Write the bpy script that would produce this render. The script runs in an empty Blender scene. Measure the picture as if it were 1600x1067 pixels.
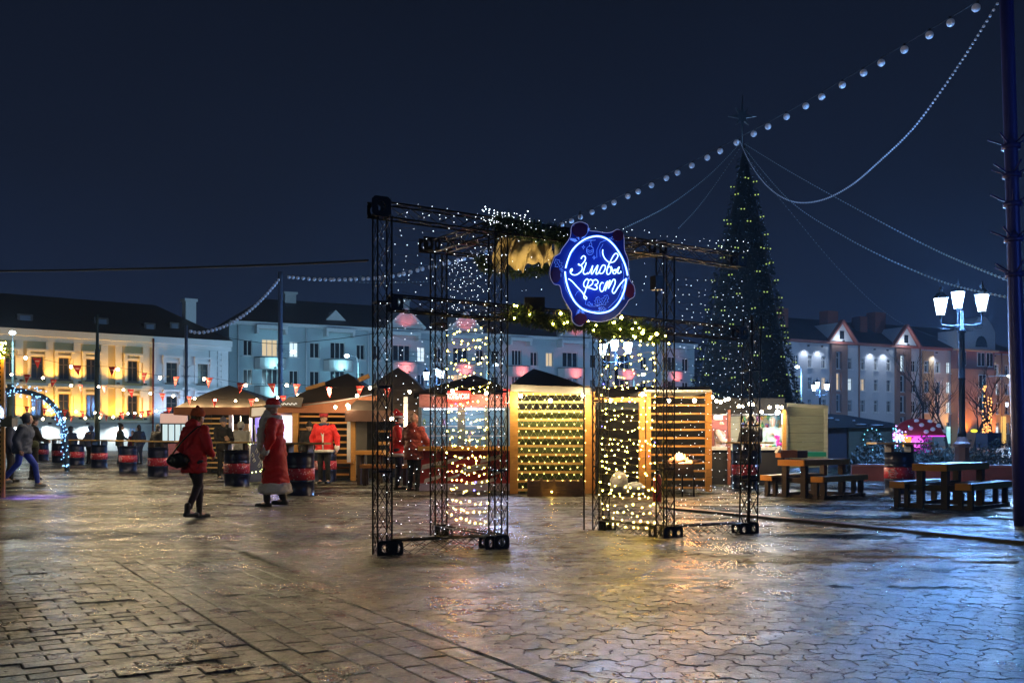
import bpy, bmesh, math, random
from mathutils import Vector, Matrix
import numpy as np
random.seed(7); rnd = random.random
def U(a, b): return a + (b - a) * rnd()
sc = bpy.context.scene
col = sc.collection
R = math.radians

# ------------------------------------------------------------------ camera
F, HY, CX, CH = 1556.0, 682.0, 800.0, 1.2
cam = bpy.data.cameras.new('camera'); camo = bpy.data.objects.new('camera', cam); col.objects.link(camo)
camo.location = (0, 0, CH); camo.rotation_euler = (R(90), 0, 0)
cam.sensor_width = 36; cam.lens = 36 * F / 1600; cam.shift_y = (HY - 533.5) / 1600
cam.clip_end = 2000; cam.clip_start = .1
sc.camera = camo

def P(px, py, d): return Vector(((px - CX) * d / F, d, CH - (py - HY) * d / F))
def G(px, py, z=0.0):
    d = F * (CH - z) / (py - HY); return Vector(((px - CX) * d / F, d, z))
def GD(px, d): return Vector(((px - CX) * d / F, d, 0))
def DY(d): return HY + F * CH / d
def Z(py, d): return CH - (py - HY) * d / F

# ------------------------------------------------------------------ world: overcast night sky lit by the town
def lin(c):
    return tuple(((v / 255) / 12.92 if v / 255 <= .04045 else ((v / 255 + .055) / 1.055) ** 2.4) for v in c)
w = bpy.data.worlds.new('World'); sc.world = w; w.use_nodes = True
nt = w.node_tree; bg = nt.nodes['Background']
tc = nt.nodes.new('ShaderNodeTexCoord'); sx = nt.nodes.new('ShaderNodeSeparateXYZ'); cr = nt.nodes.new('ShaderNodeValToRGB')
nt.links.new(tc.outputs['Generated'], sx.inputs[0])
mr = nt.nodes.new('ShaderNodeMath'); mr.operation = 'MULTIPLY_ADD'; mr.inputs[1].default_value = 1; mr.inputs[2].default_value = -.07
nt.links.new(sx.outputs['Z'], mr.inputs[0])
nzw = nt.nodes.new('ShaderNodeTexNoise'); nzw.inputs['Scale'].default_value = 1.6; nzw.inputs['Detail'].default_value = 5
nt.links.new(tc.outputs['Generated'], nzw.inputs['Vector'])
mm = nt.nodes.new('ShaderNodeMath'); mm.operation = 'MULTIPLY_ADD'; mm.inputs[1].default_value = .34; nt.links.new(nzw.outputs['Fac'], mm.inputs[0]); nt.links.new(mr.outputs[0], mm.inputs[2])
nt.links.new(mm.outputs[0], cr.inputs['Fac'])
e = cr.color_ramp.elements
e[0].position = .03; e[0].color = (*lin((22, 37, 66)), 1)
e[1].position = .62; e[1].color = (*lin((12, 17, 29)), 1)
m_ = e.new(.16); m_.color = (*lin((20, 31, 54)), 1)
m2 = e.new(.36); m2.color = (*lin((16, 23, 39)), 1)
nt.links.new(cr.outputs['Color'], bg.inputs['Color']); bg.inputs['Strength'].default_value = 1.0

sc.view_settings.view_transform = 'Standard'; sc.view_settings.look = 'None'
sc.view_settings.exposure = .25; sc.view_settings.gamma = 1; sc.view_settings.use_curve_mapping = False
sc.render.engine = 'CYCLES'
cy = sc.cycles
cy.use_denoising = True; cy.max_bounces = 5; cy.diffuse_bounces = 2; cy.glossy_bounces = 3; cy.transmission_bounces = 3; cy.transparent_max_bounces = 6
cy.caustics_reflective = False; cy.caustics_refractive = False
cy.sample_clamp_indirect = 2.0; cy.use_light_tree = True
cy.blur_glossy = .5

# ------------------------------------------------------------------ helpers
MATS = {}
HAZE_D = .0004
def mat(name, c=(.5, .5, .5), rough=.6, metal=0, var=.15, scale=6, bump=.15, em=None, es=0, spec=.5, alpha=None, coat=0, samp=None):
    if name in MATS: return MATS[name]
    m = bpy.data.materials.new(name); m.use_nodes = True; n = m.node_tree; b = n.nodes['Principled BSDF']
    b.inputs['Roughness'].default_value = rough; b.inputs['Metallic'].default_value = metal
    b.inputs['Specular IOR Level'].default_value = spec; b.inputs['Coat Weight'].default_value = coat
    t = n.nodes.new('ShaderNodeTexCoord'); z = n.nodes.new('ShaderNodeTexNoise'); z.inputs['Scale'].default_value = scale; z.inputs['Detail'].default_value = 4
    n.links.new(t.outputs['Object'], z.inputs['Vector'])
    mx = n.nodes.new('ShaderNodeMix'); mx.data_type = 'RGBA'
    mx.inputs[6].default_value = (*[v * (1 - var) for v in c], 1); mx.inputs[7].default_value = (*[min(1, v * (1 + var)) for v in c], 1)
    n.links.new(z.outputs['Fac'], mx.inputs[0]); n.links.new(mx.outputs[2], b.inputs['Base Color'])
    if bump:
        bp = n.nodes.new('ShaderNodeBump'); bp.inputs['Strength'].default_value = bump; bp.inputs['Distance'].default_value = .02
        z2 = n.nodes.new('ShaderNodeTexNoise'); z2.inputs['Scale'].default_value = scale * 5; n.links.new(t.outputs['Object'], z2.inputs['Vector'])
        n.links.new(z2.outputs['Fac'], bp.inputs['Height']); n.links.new(bp.outputs[0], b.inputs['Normal'])
    if em:
        b.inputs['Emission Color'].default_value = (*em, 1); b.inputs['Emission Strength'].default_value = es
        if samp: m.cycles.emission_sampling = samp
    if alpha is not None: b.inputs['Alpha'].default_value = alpha
    MATS[name] = m; return m
def emit(name, c, s, samp='AUTO'):
    return mat(name, tuple(min(.8, v * .5) for v in c), .4, 0, 0, 1, 0, em=c, es=s, samp=samp)
def wood(name, c, rough=.55, rot=0):
    if name in MATS: return MATS[name]
    m = mat(name, c, rough, 0, .3, 3, .2); n = m.node_tree
    z = [x for x in n.nodes if x.type == 'TEX_NOISE'][0]; mp = n.nodes.new('ShaderNodeMapping'); tcn = [x for x in n.nodes if x.type == 'TEX_COORD'][0]
    mp.inputs['Scale'].default_value = (1, 1, 9) if rot == 0 else (9, 9, 1)
    n.links.new(tcn.outputs['Object'], mp.inputs[0]); n.links.new(mp.outputs[0], z.inputs['Vector']); return m

def tag(o, label=None, cat=None, group=None, kind=None):
    if label: o['label'] = label
    if cat: o['category'] = cat
    if group: o['group'] = group
    if kind: o['kind'] = kind
    return o
def thing(name, label, cat, loc=(0, 0, 0), group=None):
    o = bpy.data.objects.new(name, None); col.objects.link(o); o.location = loc; o.empty_display_size = .2
    return tag(o, label, cat, group)
def wloc(o):
    v = Vector((0, 0, 0))
    while o is not None: v += o.location; o = o.parent
    return v
def copy_tree(o, parent=None):
    c = o.copy(); col.objects.link(c); c.parent = parent
    for ch in list(o.children): copy_tree(ch, c)
    return c
def light(name, loc, p, c, r=.05, kind='POINT', aim=None, parent=None, size=90, blend=.6):
    l = bpy.data.lights.new(name, kind); l.energy = p; l.color = c
    l.shadow_soft_size = r
    o = bpy.data.objects.new(name, l); col.objects.link(o); o.location = Vector(loc)
    if kind == 'SPOT': l.spot_size = R(size); l.spot_blend = blend
    if aim is not None: o.rotation_euler = (Vector(aim) - Vector(loc)).to_track_quat('-Z', 'Y').to_euler()
    if parent: o.parent = parent; o.location = Vector(loc) - wloc(parent)
    return o

class MB:
    def __init__(s): s.v = []; s.f = []; s.sm = []
    def add(s, vs, fs, smooth=False):
        k = len(s.v); s.v += [tuple(v) for v in vs]; s.f += [tuple(i + k for i in f) for f in fs]; s.sm += [smooth] * len(fs)
        return s
    def obox(s, o, ax, ay, az):
        o = Vector(o); a, b, c = Vector(ax), Vector(ay), Vector(az)
        vs = [o, o + a, o + a + b, o + b, o + c, o + a + c, o + a + b + c, o + b + c]
        fs = [(0, 3, 2, 1), (4, 5, 6, 7), (0, 1, 5, 4), (1, 2, 6, 5), (2, 3, 7, 6), (3, 0, 4, 7)]
        if a.cross(b).dot(c) < 0: fs = [f[::-1] for f in fs]
        return s.add(vs, fs)
    def box(s, c, sz, rz=0):
        c = Vector(c); M = Matrix.Rotation(rz, 3, 'Z')
        a, b = M @ Vector((sz[0], 0, 0)), M @ Vector((0, sz[1], 0)); z = Vector((0, 0, sz[2]))
        return s.obox(c - a / 2 - b / 2 - z / 2, a, b, z)
    def beam(s, p0, p1, wd, ht, up=(0, 0, 1)):
        p0, p1 = Vector(p0), Vector(p1); d = p1 - p0; up = Vector(up)
        sd = d.cross(up)
        if sd.length < 1e-6: sd = Vector((1, 0, 0))
        sd.normalize(); u2 = sd.cross(d).normalized()
        return s.obox(p0 - sd * wd / 2 - u2 * ht / 2, d, sd * wd, u2 * ht)
    def tube(s, pts, r, seg=6, closed=False, cap=True, smooth=True):
        pts = [Vector(p) for p in pts]; n = len(pts)
        rs = r if isinstance(r, (list, tuple)) else [r] * n
        vs = []; prev = None
        for i, p in enumerate(pts):
            a = pts[(i - 1) % n] if (closed or i > 0) else p; b = pts[(i + 1) % n] if (closed or i < n - 1) else p
            t = (b - a)
            t = t.normalized() if t.length > 1e-9 else Vector((0, 0, 1))
            if prev is None:
                x = t.orthogonal().normalized()
            else:
                x = prev - t * prev.dot(t)
                x = x.normalized() if x.length > 1e-6 else t.orthogonal().normalized()
            prev = x; y = t.cross(x)
            for k in range(seg):
                an = 2 * math.pi * k / seg; vs.append(p + (x * math.cos(an) + y * math.sin(an)) * rs[i])
        fs = []
        for i in range(n if closed else n - 1):
            j = (i + 1) % n
            for k in range(seg): fs.append((i * seg + k, i * seg + (k + 1) % seg, j * seg + (k + 1) % seg, j * seg + k))
        if cap and not closed: fs += [tuple(range(seg))[::-1], tuple((n - 1) * seg + k for k in range(seg))]
        return s.add(vs, fs, smooth)
    def lathe(s, prof, c=(0, 0, 0), seg=16, smooth=True, sx=1, sy=1, cap=True):
        c = Vector(c); vs = []; n = len(prof)
        for r, z in prof:
            for k in range(seg):
                a = 2 * math.pi * k / seg; vs.append(c + Vector((r * math.cos(a) * sx, r * math.sin(a) * sy, z)))
        fs = []
        for i in range(n - 1):
            for k in range(seg): fs.append((i * seg + k, i * seg + (k + 1) % seg, (i + 1) * seg + (k + 1) % seg, (i + 1) * seg + k))
        if cap: fs += [tuple(range(seg))[::-1], tuple((n - 1) * seg + k for k in range(seg))]
        return s.add(vs, fs, smooth)
    def ball(s, c, r, seg=10, rings=6, M=None):
        rr = r if isinstance(r, (tuple, list)) else (r, r, r); c = Vector(c)
        vs = [Vector((0, 0, -1))]
        for i in range(1, rings):
            t = math.pi * i / rings
            for k in range(seg): a = 2 * math.pi * k / seg; vs.append(Vector((math.sin(t) * math.cos(a), math.sin(t) * math.sin(a), -math.cos(t))))
        vs.append(Vector((0, 0, 1)))
        fs = [(0, 1 + (k + 1) % seg, 1 + k) for k in range(seg)]
        for i in range(rings - 2):
            for k in range(seg): a = 1 + i * seg; fs.append((a + k, a + (k + 1) % seg, a + seg + (k + 1) % seg, a + seg + k))
        a = 1 + (rings - 2) * seg; fs += [(a + k, a + (k + 1) % seg, len(vs) - 1) for k in range(seg)]
        o = []
        for v in vs:
            q = Vector((v.x * rr[0], v.y * rr[1], v.z * rr[2]))
            if M is not None: q = M @ q
            o.append(c + q)
        return s.add(o, fs, True)
    def oct(s, c, r):
        x, y, z = c
        return s.add([(x - r, y, z), (x + r, y, z), (x, y - r, z), (x, y + r, z), (x, y, z - r), (x, y, z + r)],
                     [(0, 2, 5), (2, 1, 5), (1, 3, 5), (3, 0, 5), (2, 0, 4), (1, 2, 4), (3, 1, 4), (0, 3, 4)], True)
    def prism(s, pts, off):  # closed polygon of 3D points, thickness vector
        pts = [Vector(p) for p in pts]; off = Vector(off); n = len(pts)
        return s.add(pts + [p + off for p in pts], [tuple(range(n)), tuple(range(2 * n - 1, n - 1, -1))] + [(i + n, (i + 1) % n + n, (i + 1) % n, i) for i in range(n)])
    def cap(s, p0, p1, r0, r1, seg=10):
        p0, p1 = Vector(p0), Vector(p1); d = p1 - p0; L = d.length; d = d / L if L > 1e-6 else Vector((0, 0, 1))
        pts = []; rs = []
        for t in (-.98, -.8, -.45, 0): pts.append(p0 + d * r0 * t); rs.append(r0 * math.sqrt(1 - t * t))
        for t in (0, .45, .8, .98): pts.append(p1 + d * r1 * t); rs.append(r1 * math.sqrt(1 - t * t))
        return s.tube(pts, rs, seg)
    def build(s, name, m, parent=None, kind=None, label=None):
        me = bpy.data.meshes.new(name); off = wloc(parent) if parent else Vector((0, 0, 0))
        v = np.array(s.v, dtype=float).reshape(-1, 3) - np.array(off)
        me.from_pydata(v.tolist(), [], s.f); me.polygons.foreach_set('use_smooth', s.sm); me.update()
        if m: me.materials.append(m)
        o = bpy.data.objects.new(name, me); col.objects.link(o)
        if parent: o.parent = parent
        if kind: o['kind'] = kind
        if label: o['label'] = label
        return o
def smooth_path(pts, n=6):
    pts = [Vector(p) for p in pts]; out = []
    for i in range(len(pts) - 1):
        p0 = pts[max(0, i - 1)]; p1 = pts[i]; p2 = pts[i + 1]; p3 = pts[min(len(pts) - 1, i + 2)]
        for k in range(n):
            t = k / n
            out.append(.5 * ((2 * p1) + (p2 - p0) * t + (2 * p0 - 5 * p1 + 4 * p2 - p3) * t * t + (3 * p1 - p0 - 3 * p2 + p3) * t ** 3))
    out.append(pts[-1]); return out
def walk(path, step, start=0):
    path = [Vector(p) for p in path]; out = []; acc = -start; nxt = 0
    for a, b in zip(path, path[1:]):
        L = (b - a).length
        while nxt <= acc + L and L > 0:
            if nxt >= acc: out.append(a + (b - a) * ((nxt - acc) / L))
            nxt += step
        acc += L
    return out
WARM = (1.0, .62, .25); COLD = (.45, .68, 1.0)

# ------------------------------------------------------------------ GROUND
def ground_mat(name, c1, c2, r1, r2, sc1=.35, bs=.5, gs_=14, bd=.045):
    m = bpy.data.materials.new(name); m.use_nodes = True; n = m.node_tree; b = n.nodes['Principled BSDF']; L = n.links.new
    t = n.nodes.new('ShaderNodeNewGeometry')
    a = n.nodes.new('ShaderNodeTexNoise'); a.inputs['Scale'].default_value = sc1; a.inputs['Detail'].default_value = 8; a.inputs['Roughness'].default_value = .65
    f = n.nodes.new('ShaderNodeTexNoise'); f.inputs['Scale'].default_value = 28; f.inputs['Detail'].default_value = 6; f.inputs['Roughness'].default_value = .7
    L(t.outputs['Position'], a.inputs['Vector']); L(t.outputs['Position'], f.inputs['Vector'])
    rp = n.nodes.new('ShaderNodeValToRGB'); rp.color_ramp.elements[0].position = .40; rp.color_ramp.elements[1].position = .60; L(a.outputs['Fac'], rp.inputs[0])
    mx = n.nodes.new('ShaderNodeMix'); mx.data_type = 'RGBA'; mx.inputs[6].default_value = (*c1, 1); mx.inputs[7].default_value = (*c2, 1); L(rp.outputs[0], mx.inputs[0])
    oi = n.nodes.new('ShaderNodeObjectInfo')
    m2 = n.nodes.new('ShaderNodeMix'); m2.data_type = 'RGBA'; m2.blend_type = 'MULTIPLY'; m2.inputs[0].default_value = .75; L(mx.outputs[2], m2.inputs[6])
    fr = n.nodes.new('ShaderNodeValToRGB'); fr.color_ramp.elements[0].position = .3; fr.color_ramp.elements[0].color = (.3, .3, .3, 1); fr.color_ramp.elements[1].position = .7; fr.color_ramp.elements[1].color = (1.4, 1.4, 1.4, 1)
    L(f.outputs['Fac'], fr.inputs[0]); L(fr.outputs[0], m2.inputs[7])
    sp = n.nodes.new('ShaderNodeTexNoise'); sp.inputs['Scale'].default_value = 75; sp.inputs['Detail'].default_value = 3; L(t.outputs['Position'], sp.inputs['Vector'])
    sr = n.nodes.new('ShaderNodeValToRGB'); sr.color_ramp.elements[0].position = .38; sr.color_ramp.elements[0].color = (.35, .35, .35, 1); sr.color_ramp.elements[1].position = .66; sr.color_ramp.elements[1].color = (2.0, 2.0, 1.95, 1); L(sp.outputs['Fac'], sr.inputs[0])
    m3 = n.nodes.new('ShaderNodeMix'); m3.data_type = 'RGBA'; m3.blend_type = 'MULTIPLY'; m3.inputs[0].default_value = .8; L(m2.outputs[2], m3.inputs[6]); L(sr.outputs[0], m3.inputs[7])
    md = n.nodes.new('ShaderNodeTexNoise'); md.inputs['Scale'].default_value = 3.2; md.inputs['Detail'].default_value = 10; md.inputs['Roughness'].default_value = .82; L(t.outputs['Position'], md.inputs['Vector'])
    mr_ = n.nodes.new('ShaderNodeValToRGB'); mr_.color_ramp.elements[0].position = .41; mr_.color_ramp.elements[0].color = (.22, .21, .19, 1); mr_.color_ramp.elements[1].position = .60; mr_.color_ramp.elements[1].color = (1.75, 1.75, 1.65, 1); L(md.outputs['Fac'], mr_.inputs[0])
    m4 = n.nodes.new('ShaderNodeMix'); m4.data_type = 'RGBA'; m4.blend_type = 'MULTIPLY'; m4.inputs[0].default_value = .85; L(m3.outputs[2], m4.inputs[6]); L(mr_.outputs[0], m4.inputs[7]); L(m4.outputs[2], b.inputs['Base Color'])
    ro = n.nodes.new('ShaderNodeMix'); ro.inputs[2].default_value = r1; ro.inputs[3].default_value = r2; L(rp.outputs[0], ro.inputs[0])
    ra = n.nodes.new('ShaderNodeMath'); ra.operation = 'MULTIPLY_ADD'; ra.inputs[1].default_value = .25; L(f.outputs['Fac'], ra.inputs[0]); L(ro.outputs[0], ra.inputs[2]); 
    L(ra.outputs[0], b.inputs['Roughness'])
    cw = n.nodes.new('ShaderNodeMapRange'); cw.inputs[1].default_value = .42; cw.inputs[2].default_value = .58; cw.inputs[3].default_value = 1.0; cw.inputs[4].default_value = .1; L(md.outputs['Fac'], cw.inputs[0]); L(cw.outputs[0], b.inputs['Coat Weight']); b.inputs['Coat Roughness'].default_value = .13
    g = n.nodes.new('ShaderNodeTexNoise'); g.inputs['Scale'].default_value = gs_; g.inputs['Detail'].default_value = 12; g.inputs['Roughness'].default_value = .72; L(t.outputs['Position'], g.inputs['Vector'])
    bp = n.nodes.new('ShaderNodeBump'); bp.inputs['Strength'].default_value = bs; bp.inputs['Distance'].default_value = bd; L(g.outputs['Fac'], bp.inputs['Height']); L(bp.outputs[0], b.inputs['Normal']); L(bp.outputs[0], b.inputs['Coat Normal'])
    MATS[name] = m; return m
GM_far = ground_mat('icy_asphalt', (.075, .065, .055), (.20, .18, .155), .22, .42, .5, .55)
GM_brick = ground_mat('wet_brick_paving', (.040, .046, .030), (.100, .112, .072), .14, .30, .9, .7, 14, .028)
GM_hex = ground_mat('wet_scalloped_paving', (.036, .040, .042), (.09, .096, .088), .14, .32, .8, .7, 14, .028)
GM_joint = ground_mat('joint_grit', (.022, .022, .018), (.05, .05, .04), .5, .7, 2, .6)

gd = MB()
gd.add([(-150, -20, -.02), (150, -20, -.02), (150, 240, -.02), (-150, 240, -.02)], [(0, 1, 2, 3)])
ground = gd.build('ground', GM_far, None, 'structure')
# boundary line between the brick paving and the scalloped paving
L0 = Vector((-7.57, 18.1, 0)); LD = Vector((.516, -.857, 0)).normalized(); LN = Vector((.857, .516, 0)).normalized()
def side(p): return (Vector((p[0], p[1], 0)) - L0).dot(LN)
bed = MB(); bed.add([(-14, 2.2, -.006), (14, 2.2, -.006), (14, 19, -.006), (-14, 19, -.006)], [(0, 1, 2, 3)])
bed.build('paving_bed', GM_joint, None, 'structure')
def inview(x, y, m=.6): return abs(x) < .53 * y + m and y > 3.9
brick_root = bpy.data.objects.new('brick_pavement', None); col.objects.link(brick_root); brick_root['kind'] = 'structure'
hex_root = bpy.data.objects.new('scalloped_pavement', None); col.objects.link(hex_root); hex_root['kind'] = 'structure'
BRK = []
def paver(cx, cy, a, b, la, lb, hz):
    a = Vector(a); b = Vector(b); c = Vector((cx, cy, 0)); g = .0035; bv = .005
    tl = (U(-.0012, .0012), U(-.0012, .0012))
    out = []
    for ins, zz in ((g, -.02), (g, hz - bv), (g + bv, hz)):
        for sa, sb in ((-1, -1), (1, -1), (1, 1), (-1, 1)):
            p = c + a * sa * (la / 2 - ins) + b * sb * (lb / 2 - ins); out.append((p.x, p.y, zz + (tl[0] * sa + tl[1] * sb if zz > -.01 else 0)))
    fs = [(0, 1, 5, 4), (1, 2, 6, 5), (2, 3, 7, 6), (3, 0, 4, 7), (4, 5, 9, 8), (5, 6, 10, 9), (6, 7, 11, 10), (7, 4, 8, 11), (8, 9, 10, 11)]
    return out, fs
bw, bl = .145, .26; BAND = 1.35
# main field: rows run across the boundary direction
for i in range(-60, 160):
    for j in range(-70, 6):
        u_ = i * bw; v_ = j * bl - (bl / 2 if i % 2 else bl); ll = bl
        if i % 2 == 0 and j == 1: v_ = -bl / 4; ll = bl / 2
        p = L0 + LD * u_ + LN * (v_ - BAND + .16)
        if v_ > -.06 or not inview(p.x, p.y): continue
        if p.y > 19.2: continue
        BRK.append((p, LN, LD, ll, bw))
for j in range(7):
    for i in range(-20, 75):
        p = L0 + LD * (i * .30 + (.15 if j % 2 else 0)) + LN * (-BAND + .17 + (j + .5) * (BAND - .17) / 7)
        if inview(p.x, p.y) and p.y < 19.2: BRK.append((p, LD, LN, .30, (BAND - .17) / 7))
BRK.sort(key=lambda t: t[0].y)
rest = MB()
for k, (p, a, b, la, lb) in enumerate(BRK):
    vs, fs = paver(p.x, p.y, a, b, la, lb, .004 + U(-.002, .002) - (.003 if rnd() < .04 else 0))
    if k < 300: MB().add(vs, fs).build('paver', GM_brick, brick_root)
    else: rest.add(vs, fs)
rest.build('pavers', GM_brick, brick_root, 'stuff')
kb = MB()
for i in range(-2, 40):
    p = L0 + LD * (i * .5); q = L0 + LD * (i * .5 + .492)
    if p.y < 3.6: break
    kb.obox(p - LN * .15 + Vector((0, 0, -.02)), q - p, LN * .165, (0, 0, .026))
kb.build('kerb_strip', GM_brick, brick_root)
# scalloped stones
HX = []
hs = .092
def hj(i, j): random.seed(i * 7919 + j * 104729); return (random.uniform(-1, 1), random.uniform(-1, 1))
hw = hs * math.sqrt(3)
for r_ in range(0, 124):
    for c_ in range(-50, 50):
        x = c_ * hw + (hw / 2 if r_ % 2 else 0); y = 3.9 + r_ * hs * 1.5
        if not inview(x, y) or side((x, y)) < -.07: continue
        HX.append((x, y))
random.seed(11)
HX.sort(key=lambda t: t[1])
def hexstone(x, y):
    vs = []; hz = .002 + U(-.002, .002); t0, t1 = U(-.01, .01), U(-.01, .01)
    ring = []
    for k in range(6):
        a = R(60 * k + 30); b2 = R(60 * k + 60)
        cxk, cyk = x + hs * math.cos(a), y + hs * math.sin(a)
        jx = math.sin(cxk * 37.1 + cyk * 51.7) * .016; jy = math.cos(cxk * 43.3 - cyk * 29.9) * .016
        ring.append((cxk + jx, cyk + jy))
        sg = 1 if k % 2 == 0 else -1   # edges bulge and bite alternately
        ex, ey = x + hs * .866 * math.cos(b2), y + hs * .866 * math.sin(b2)
        ring.append((ex + math.cos(b2) * .014 * sg, ey + math.sin(b2) * .014 * sg))
    for ins, zz in ((.975, -.02), (.97, hz - .003), (.93, hz)):
        for (a, b) in ring: vs.append((x + (a - x) * ins, y + (b - y) * ins, zz + ((a - x) * t0 + (b - y) * t1 if zz > -.01 else 0)))
    fs = []
    for q in (0, 12):
        for k in range(12): fs.append((q + k, q + (k + 1) % 12, q + 12 + (k + 1) % 12, q + 12 + k))
    fs.append(tuple(range(24, 36))); return vs, fs
rest = MB()
for k, (x, y) in enumerate(HX):
    vs, fs = hexstone(x, y)
    if k < 300: MB().add(vs, fs, False).build('paver', GM_hex, hex_root)
    else: rest.add(vs, fs)
rest.build('pavers', GM_hex, hex_root, 'stuff')
# slush skin over the far part of the paving, broken at its edge
sl = MB()
n_ = 60
top = []; bot = []
for k in range(n_ + 1):
    x = -12 + 24 * k / n_
    yb = 11.6 + .5 * math.sin(x * 1.3) + .3 * math.sin(x * 3.1 + 1) + (0 if x > -3 else 0)
    bot.append((x, yb, .0)); top.append((x, 60, .001))
def slush_z(x, y): return .010 + .010 * math.sin(x * 2.1 + y * 1.3) * math.sin(y * .9 - x * .7)
NX, NY = 330, 260
from mathutils import noise as mn
for j in range(NY + 1):
    for i in range(NX + 1):
        t = j / NY; s_ = -1 + 2 * i / NX
        y = 4.0 + (60 - 4.0) * t ** 2.0; x = s_ * (.56 * y + 1)
        cov = max(0, min(1, (y - 5.2) / 6.0))
        n1 = mn.fractal(Vector((x * .55, y * .55, 3)), .8, 2.1, 5); n2 = mn.noise(Vector((x * 6, y * 6, 1)))
        n3 = mn.noise(Vector((x * 17, y * 17, 5))); h = -.014 + .030 * cov + n1 * (.004 + .020 * cov) + n2 * .005 + n3 * .0035
        vs.append((x, y, h))
fs = [(j * (NX + 1) + i, j * (NX + 1) + i + 1, (j + 1) * (NX + 1) + i + 1, (j + 1) * (NX + 1) + i) for j in range(NY) for i in range(NX)]
fs = [f for f in fs if side(vs[f[0]]) > .02 or vs[f[0]][1] > 19.4]
GM_sl = ground_mat('trodden_slush', (.045, .050, .032), (.155, .16, .105), .14, .46, .7, 1.0, 3.2, .12)
MB().add(vs, fs, True).build('slush', GM_sl, None, 'structure')
# drain channel and rusty kerb to the right
dr = MB(); a, b = G(1040, 797), G(1640, 856); dr.beam(a + Vector((0, 0, .03)), b + Vector((0, 0, .03)), .10, .05)
dr.build('drain_channel', mat('drain_black', (.015, .013, .012), .4), None, 'structure')
dr = MB(); off = Vector((-.05, .16, 0)); dr.beam(a + off + Vector((0, 0, .035)), b + off + Vector((0, 0, .035)), .09, .05)
dr.build('kerb', mat('rusty_kerb', (.22, .06, .03), .45, 0, .4, 5), None, 'structure')

# ------------------------------------------------------------------ FACADES
class Fac:
    def __init__(s, p0, p1):
        s.o = Vector((p0[0], p0[1], 0)); q = Vector((p1[0], p1[1], 0)); s.L = (q - s.o).length; s.u = (q - s.o) / s.L
        s.n = Vector((s.u.y, -s.u.x, 0))   # towards the camera
        if s.n.dot(-s.o) < 0: s.n = -s.n
    def s_of(s, px):
        k = (px - CX) / F  # X = k*Y
        return (k * s.o.y - s.o.x) / (s.u.x - k * s.u.y)
    def sz(s, px, py):
        t = s.s_of(px); d = s.o.y + s.u.y * t; return t, Z(py, d)
    def pt(s, t, z, out=0): return s.o + s.u * t + s.n * out + Vector((0, 0, z))
    def box(s, mb, s0, s1, z0, z1, o0, o1):
        return mb.obox(s.pt(s0, z0, o0), s.u * (s1 - s0), s.n * (o1 - o0), Vector((0, 0, z1 - z0)))
def wall_holes(fc, mb, s0, s1, z0, z1, holes, depth=.25):
    ss = sorted(set([s0, s1] + [h[0] for h in holes] + [h[1] for h in holes])); zs = sorted(set([z0, z1] + [h[2] for h in holes] + [h[3] for h in holes]))
    ss = [v for v in ss if s0 <= v <= s1]; zs = [v for v in zs if z0 <= v <= z1]
    for a, b in zip(ss, ss[1:]):
        for c, d in zip(zs, zs[1:]):
            ms, mz = (a + b) / 2, (c + d) / 2
            if any(h[0] < ms < h[1] and h[2] < mz < h[3] for h in holes): continue
            mb.add([fc.pt(a, c), fc.pt(b, c), fc.pt(b, d), fc.pt(a, d)], [(0, 1, 2, 3)])
    for h in holes:
        a, b, c, d = h[:4]
        for p, q in (((a, c), (a, d)), ((a, d), (b, d)), ((b, d), (b, c)), ((b, c), (a, c))):
            mb.add([fc.pt(p[0], p[1]), fc.pt(q[0], q[1]), fc.pt(q[0], q[1], -depth), fc.pt(p[0], p[1], -depth)], [(0, 1, 2, 3)])
GLASS = mat('dark_window_glass', (.012, .016, .022), .12, 0, .2, 1, 0)
LITW = emit('lit_window_warm', (1, .72, .40), .55); LITC = emit('lit_window_cold', (.8, .95, 1), .8)
FRAME = mat('white_window_frame', (.6, .62, .62), .4)
def window(fc, parent, h, lit=None, mull=1, trans=1, rec=.2, sill=True, fm=FRAME):
    a, b, c, d = h[:4]; m = MB(); t = .07
    for q in range(mull + 2):
        x = a + (b - a) * q / (mull + 1); x0 = min(max(x - t / 2, a), b - t); fc.box(m, x0, x0 + t, c, d, -rec, -rec + .07)
    for q in ([c, d - t] + ([c + (d - c) * .66] if trans else [])): fc.box(m, a + t, b - t, q, q + t, -rec, -rec + .064)
    f = m.build('window', fm, parent)
    m = MB(); m.add([fc.pt(a, c, -rec + .015), fc.pt(b, c, -rec + .015), fc.pt(b, d, -rec + .015), fc.pt(a, d, -rec + .015)], [(0, 1, 2, 3)]); m.build('pane', lit or GLASS, f)
    if sill:
        m = MB(); fc.box(m, a - .12, b + .12, c - .12, c - .005, -.02, .16); m.build('sill', fm, f)
    return f
def roof(fc, parent, s0, s1, ze, zr, back, mt, over=.5, hip0=0, hip1=0, name='roof'):
    m = MB(); p = [fc.pt(s0 - .2, ze, over), fc.pt(s1 + .2, ze, over), fc.pt(s1 + .2 - hip1, zr, -back), fc.pt(s0 - .2 + hip0, zr, -back), fc.pt(s0 - .2, ze, -2 * back), fc.pt(s1 + .2, ze, -2 * back)]
    m.add(p, [(0, 1, 2, 3), (3, 2, 5, 4), (0, 3, 4), (1, 5, 2)]); return m.build(name, mt, parent)
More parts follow.
